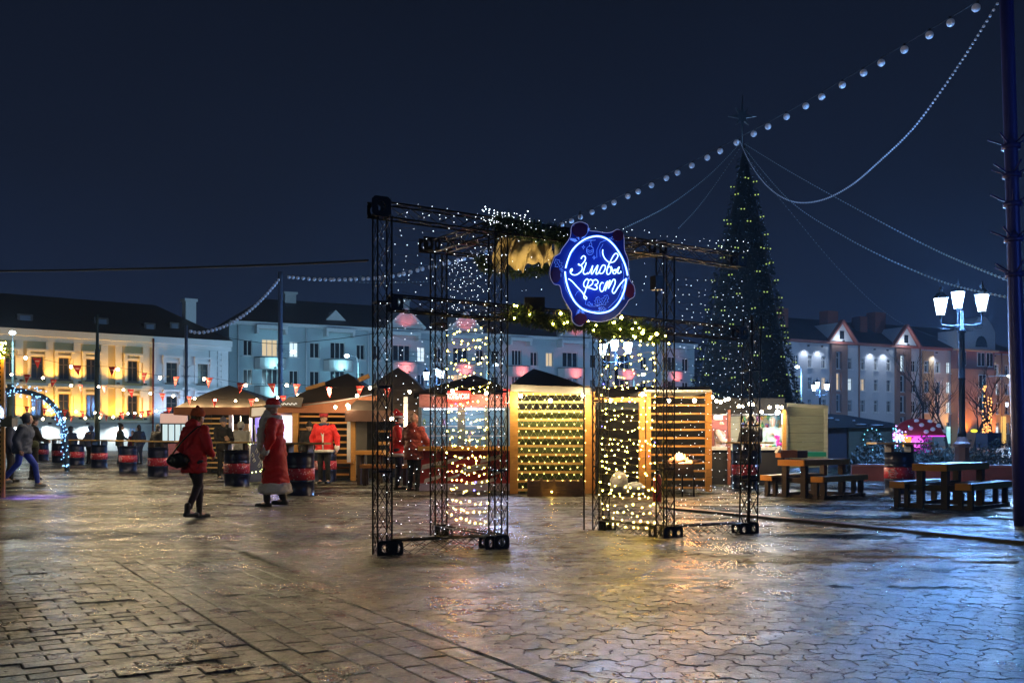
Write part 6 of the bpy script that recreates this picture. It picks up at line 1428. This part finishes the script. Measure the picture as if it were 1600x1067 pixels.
    if trim:
        if long_coat:
            m = MB(); m.lathe([(.285, coat_len - .01), (.325, coat_len + .02), (.30, coat_len + .15), (.26, coat_len + .17)], (0, 0, 0), 20, sy=.86); fin(mesh_eval(m, .022, 2, .008, 20), 'fur_hem', trim, ct)
            m = MB()
            for z in np.linspace(coat_len + .1, 1.38, 22): t = (z - coat_len) / (1.38 - coat_len); m.ball((.02, (.205 - .07 * t), z), (.035, .022, .05), 7, 5)
            fin(mesh_eval(m, .02, 2), 'fur_front', trim, ct)
        else:
            m = MB(); m.lathe([(.19 * B_, coat_len - .02), (.213 * B_, coat_len), (.213 * B_, coat_len + .05), (.19 * B_, coat_len + .06)], (0, ln * .2, 0), 20, sy=.84); fin(m, 'fur_hem', trim, ct)
            m = MB(); m.tube([(-.02, .175, coat_len + .03), (-.02, .19, 1.0), (-.02, .185, 1.2), (-.07, .13, 1.38), (-.09, .04, 1.47)], .022, 6); m.tube([(-.0, .185, 1.2), (.07, .14, 1.38), (.09, .04, 1.47)], .022, 6); fin(m, 'fur_front', trim, ct)
        for e_, h_ in ((elL, haL), (elR, haR)): m = MB(); m.cap(lx(e_, h_, .80), lx(e_, h_, .93), .066, .066); fin(m, 'fur_cuff', trim, ct)
    if collar: m = MB(); m.tube([(0 + .10 * math.cos(a * .5), .01 + ln + .09 * math.sin(a * .5), 1.48) for a in range(13)], .045, 8); fin(mesh_eval(m, .015, 2, .004, 30), 'collar', collar, ct)
    if hair_m:
        m = MB(); m.ball(hh(0, -.018, .035), (.092, .105, .12), 14, 10)
        if hat != 'santa' and hat != 'cap': m.ball(hh(0, -.07, -.04), (.075, .06, .10))
        mm_ = mesh_eval(m, .014, 2, .003, 40)
        keep = [f for f in mm_.f if not all((Mh.inverted() @ (Vector(mm_.v[i]) - Vector(hd))).y > .045 and (Vector(mm_.v[i]) - Vector(hd)).z < .09 for i in f)]
        mm_.f = keep; mm_.sm = [True] * len(keep); fin(mm_, 'hair', hair_m)
    if hat == 'beanie':
        m = MB(); m.ball(hh(0, -.01, .065), (.100, .112, .098), 16, 10); m.ball(hh(0, -.01, .165), (.03, .03, .03)); m.lathe([(.098, 0), (.108, .01), (.108, .05), (.096, .06)], hh(0, -.005, .015), 18, sy=1.12); fin(mesh_eval(m, .013, 2, .002, 60), 'knit_hat', hat_m)
    elif hat == 'cap':
        m = MB(); m.lathe([(.09, .04), (.10, .06), (.115, .11), (.10, .135), (.02, .14)], hh(0, 0, 0), 18, sy=1.08); m.ball(hh(0, .10, .06), (.07, .06, .012)); fin(m, 'cap', hat_m)
    elif hat == 'santa':
        m = MB(); m.ball(hh(0, -.01, .085), (.098, .11, .085), 16, 10); m.cap(hh(0, -.02, .12), hh(.03, -.07, .20), .07, .045); m.cap(hh(.03, -.07, .20), hh(.07, -.13, .14), .042, .025); ht = fin(mesh_eval(m, .013, 2, .003, 20), 'santa_hat', hat_m)
        m = MB(); m.tube([hh(.098 * math.cos(a * .4488), .112 * math.sin(a * .4488) - .005, .055) for a in range(14)], .026, 8, True); fin(mesh_eval(m, .012, 1, .003, 60), 'fur_band', MATS['white_fur'], ht); m = MB(); m.ball(hh(.08, -.15, .11), .035); fin(m, 'pompom', MATS['white_fur'], ht)
    elif hat == 'fur':
        m = MB(); m.ball(hh(0, -.01, .10), (.105, .12, .09), 16, 10); ht = fin(m, 'red_hat', hat_m); m = MB(); m.tube([hh(.103 * math.cos(a * .4488), .118 * math.sin(a * .4488) - .01, .045) for a in range(14)], .027, 8, True); fin(mesh_eval(m, .013, 1, .004, 60), 'fur_band', MATS['white_fur'], ht)
    elif hat == 'hood':
        m = MB(); m.ball(hh(0, -.025, .03), (.115, .125, .14), 16, 12); mm_ = mesh_eval(m, .016, 2, .004, 20); mm_.f = [f for f in mm_.f if not all((Mh.inverted() @ (Vector(mm_.v[i]) - Vector(hd))).y > .06 for i in f)]; mm_.sm = [True] * len(mm_.f); fin(mm_, 'hood', hat_m or coat, ct)
    if beard:
        m = MB(); m.ball(hh(0, .07, -.10), (.105, .085, .10)); m.ball(hh(0, .12, -.24), (.125, .10, .16)); m.ball(hh(0, .17, -.42), (.11, .085, .18)); m.ball(hh(0, .20, -.60), (.06, .055, .13)); m.cap(hh(-.05, .095, -.05), hh(.05, .095, -.05), .022, .022); fin(mesh_eval(m, .016, 1, .009, 26), 'beard', beard)
    root.location = GD(px, d) + Vector((0, 0, z0)); root.rotation_euler = (0, 0, R(yaw)); return root
FUR = mat('white_fur', (.78, .75, .73), .9, 0, .2, 30, .6); RC = mat('red_coat_cloth', (.60, .012, .02), .7, 0, .25, 5, .3); RV = mat('red_velvet', (.70, .012, .012), .65, 0, .2, 6, .3); RJ = mat('santa_red_felt', (.75, .02, .02), .7, 0, .15, 6, .2)
BKC = mat('black_cloth', (.012, .012, .015), .8, 0, .3, 8, .2); LEG = mat('dark_leggings', (.022, .012, .018), .7, 0, .3, 8, .1); LTH = mat('black_leather', (.01, .01, .01), .35); NAVY = mat('navy_cloth', (.015, .022, .05), .8, 0, .3, 7, .2)
WJ = mat('white_puffer', (.55, .56, .56), .7, 0, .15, 9, .4); BRJ = mat('rust_red_puffer', (.34, .06, .04), .6, 0, .35, 7, .5); OH = mat('orange_knit', (.62, .12, .04), .9, 0, .2, 30, .6); BGH = mat('beige_pink_knit', (.60, .42, .33), .9, 0, .25, 30, .6)
HD_ = mat('dark_hair', (.02, .013, .01), .6); HB = mat('brown_hair', (.07, .04, .02), .6); BJ = mat('royal_blue_trousers', (.015, .05, .48), .7, 0, .25, 6, .3); GJ = mat('grey_blue_jacket', (.05, .065, .11), .7, 0, .35, 4, .3); OLV = mat('olive_jacket', (.09, .11, .07), .7, 0, .3, 5, .3); TANF = mat('pinkish_fur_coat', (.5, .38, .33), .9, 0, .3, 14, .6); BKH = mat('black_knit', (.02, .02, .022), .9)
# woman in red walking away
person('woman in a red hooded coat and orange knit hat walking away from the viewer', 303, 14.4, 1.60, -34, RC, LEG, LTH, 'beanie', OH, HB, .74, {'L': ((-.30, -.02, 1.14), (-.24, .16, .96)), 'R': ((.29, .04, 1.15), (.18, .22, 1.02))}, .62, .03, .017, hood=True, bulk=1.10)
bgp = GD(303, 14.4) + Vector((-.17, -.12, .0)); sb = thing('shoulder_bag', 'black shoulder bag hanging on the hip of the red-coated woman', 'bag', bgp + Vector((0, 0, .86)))
m = MB(); m.ball(bgp + Vector((.0, -.06, .86)), (.17, .08, .11), 14, 10); mesh = mesh_eval(m, .014, 2, .006, 20); mesh.build('bag_body', LTH, sb)
m = MB(); m.tube(smooth_path([bgp + Vector((-.10, -.03, .93)), bgp + Vector((.06, -.09, 1.12)), bgp + Vector((.27, -.05, 1.33)), bgp + Vector((.31, .1, 1.34))], 5), .012, 5); m.build('strap', LTH, sb)
# bearded man in long red robe
person('bearded man in a long red fur-trimmed robe and red hat walking left', 430, 16.9, 1.80, 88, RV, BKC, LTH, 'fur', RV, None, .24, {'L': ((-.29, -.02, 1.14), (-.27, .10, .90)), 'R': ((.29, .02, 1.14), (.27, .14, .90))}, .35, .0, .018, True, FUR, trim=FUR, beard=FUR, bulk=1.06)
person('stout man in a red santa jacket and black trousers facing the viewer', 507, 1867.2 / 74, 1.78, 172, RJ, BKC, LTH, 'cap', mat('dark_red_knit', (.35, .02, .03), .9), None, .80, {'L': ((-.32, -.02, 1.15), (-.33, .03, .88)), 'R': ((.32, -.02, 1.15), (.33, .03, .88))}, 0, 0, .019, trim=FUR, collar=mat('dark_blue_scarf', (.03, .05, .12), .8), bulk=1.18)
person('woman in dark coat and dark hat standing half behind the drum table', 483, 27, 1.58, 200, BKC, BKC, LTH, 'beanie', BKH, HD_, .68, None, 0, 0, .022)
person('man in a red jacket and santa hat facing right by the sausage kiosk', 620, 1867.2 / 83, 1.72, -80, RJ, NAVY, LTH, 'santa', RJ, HD_, .78, {'L': ((-.22, .10, 1.16), (-.14, .30, 1.10)), 'R': ((.25, .06, 1.14), (.16, .22, 1.05))}, 0, 0, .019, trim=FUR, collar=NAVY, bulk=1.05)
person('woman in a rust-red puffer jacket and beige hat with her back to the viewer', 646, 1867.2 / 86, 1.66, -25, BRJ, BKC, LTH, 'beanie', BGH, None, .74, {'R': ((.30, .08, 1.14), (.22, .28, 1.05)), 'L': ((-.28, .06, 1.14), (-.18, .24, 1.0))}, 0, 0, .019, hood=True, bulk=1.2)
person('person in a white puffer jacket with a thin black strap, back turned, at the tent', 376, 29.2, 1.62, 4, WJ, BKC, LTH, 'hood', WJ, HD_, .78, {'L': ((-.26, .12, 1.12), (-.12, .30, 1.08)), 'R': ((.26, .12, 1.12), (.12, .30, 1.08))}, 0, .02, .02, bulk=1.2)
person('man in black with a grey hat looking at his hands beside the slatted tent wall', 348, 27.8, 1.72, -140, BKC, BKC, LTH, 'beanie', mat('grey_blue_knit', (.10, .11, .17), .9), None, .8, {'L': ((-.24, .10, 1.14), (-.06, .24, 1.18)), 'R': ((.24, .10, 1.14), (.06, .24, 1.14))}, 0, .0, .022)
person('walker in a grey-blue jacket and bright blue trousers striding at the far left', 33, 1867.2 / 79, 1.74, -82, GJ, BJ, mat('grey_shoe', (.3, .32, .4), .5), 'hood', GJ, HD_, .80, None, 1.15, .10, .02, bulk=1.3)
person('dark-clad person standing behind the striding walker at far left', 14, 26, 1.7, -60, NAVY, BKC, LTH, 'beanie', BKH, None, .8, None, .2, 0, .024, bulk=1.15)
pc = person('man in black with a flat cap and a green shoulder bag beside the leftmost drum', 51, 27.5, 1.74, -40, BKC, BKC, LTH, 'cap', BKC, HB, .80, {'R': ((.27, .10, 1.14), (.2, .32, 1.08)), 'L': ((-.27, .02, 1.13), (-.26, .12, .9))}, 0, 0, .022)
m = MB(); c = GD(58, 27.2) + Vector((0, -.15, 1.0)); m.ball(c, (.13, .07, .10), 10, 8); bg_ = m.build('satchel', OLV, None); tag(bg_, 'green satchel on the hip of the man with the flat cap', 'bag')
person('person in dark blue beside the light arch foot', 111, 42, 1.62, 60, NAVY, BKC, LTH, 'hood', NAVY, HD_, .8, None, 0, 0, .028)
person('stooping person in blue jacket behind the third drum table', 139, 43, 1.66, -30, mat('slate_blue_jacket', (.05, .07, .16), .8), BKC, LTH, 'hood', MATS['slate_blue_jacket'], None, .8, None, 0, .08, .028, bulk=1.2)
person('dark-haired man leaning at the far table right of the green pole', 186, 43, 1.74, -60, mat('dark_teal_jacket', (.02, .04, .045), .8), NAVY, LTH, None, None, HD_, .8, {'R': ((.24, .14, 1.15), (.1, .34, 1.08))}, 0, .05, .028)
person('man in navy standing at the far table before the white-lit wall', 218, 43, 1.70, 60, NAVY, NAVY, LTH, None, None, HD_, .8, {'L': ((-.24, .14, 1.15), (-.1, .34, 1.08))}, 0, .0, .028)
person('small person in a maroon jacket between the two far table guests', 208, 44.5, 1.45, 170, mat('maroon_jacket', (.18, .02, .06), .8), BKC, LTH, None, None, HB, .7, None, 0, 0, .028)
person('dark figure with long hair near the small kiosk', 246, 38, 1.66, -20, BKC, BKC, LTH, None, None, HD_, .7, None, 0, 0, .026, bulk=1.1)
person('customer in a black coat leaning over the gift stall counter', 1175, 22.9, 1.68, 12, BKC, BKC, LTH, 'beanie', BKH, None, .6, {'R': ((.27, .16, 1.16), (.30, .42, 1.08)), 'L': ((-.24, .12, 1.14), (-.15, .36, 1.08))}, 0, .03, .021, bulk=1.15)
person('vendor in a pale green hooded jacket inside the gift stall', 1208, 26.0, 1.70, 165, mat('pale_green_jacket', (.32, .42, .36), .7, 0, .3, 6, .3), BKC, LTH, 'hood', mat('mint_hood', (.35, .48, .42), .7), None, .8, {'L': ((-.25, .12, 1.15), (-.05, .25, 1.28))}, 0, .0, .021)
person('woman in a pinkish fur coat and salmon hat at the left of the gift stall', 1124, 26.2, 1.62, -115, TANF, BKC, LTH, 'beanie', mat('salmon_knit', (.6, .28, .2), .9), None, .7, {'R': ((.22, .14, 1.16), (.12, .28, 1.2))}, 0, .0, .021, bulk=1.2)

# ------------------------------------------------------------------ HAZE
m = MB(); m.obox((-152, -22, -1.5), (304, 0, 0), (0, 264, 0), (0, 0, 28)); hz = m.build('haze', None, None, 'stuff')
hm = bpy.data.materials.new('night_mist'); hm.use_nodes = True; hm.node_tree.nodes.remove(hm.node_tree.nodes['Principled BSDF']); pv = hm.node_tree.nodes.new('ShaderNodeVolumePrincipled')
pv.inputs['Color'].default_value = (.6, .78, 1, 1); pv.inputs['Density'].default_value = HAZE_D; pv.inputs['Anisotropy'].default_value = .55
hm.node_tree.links.new(pv.outputs[0], hm.node_tree.nodes['Material Output'].inputs['Volume']); hz.data.materials.append(hm)
cy.volume_bounces = 0
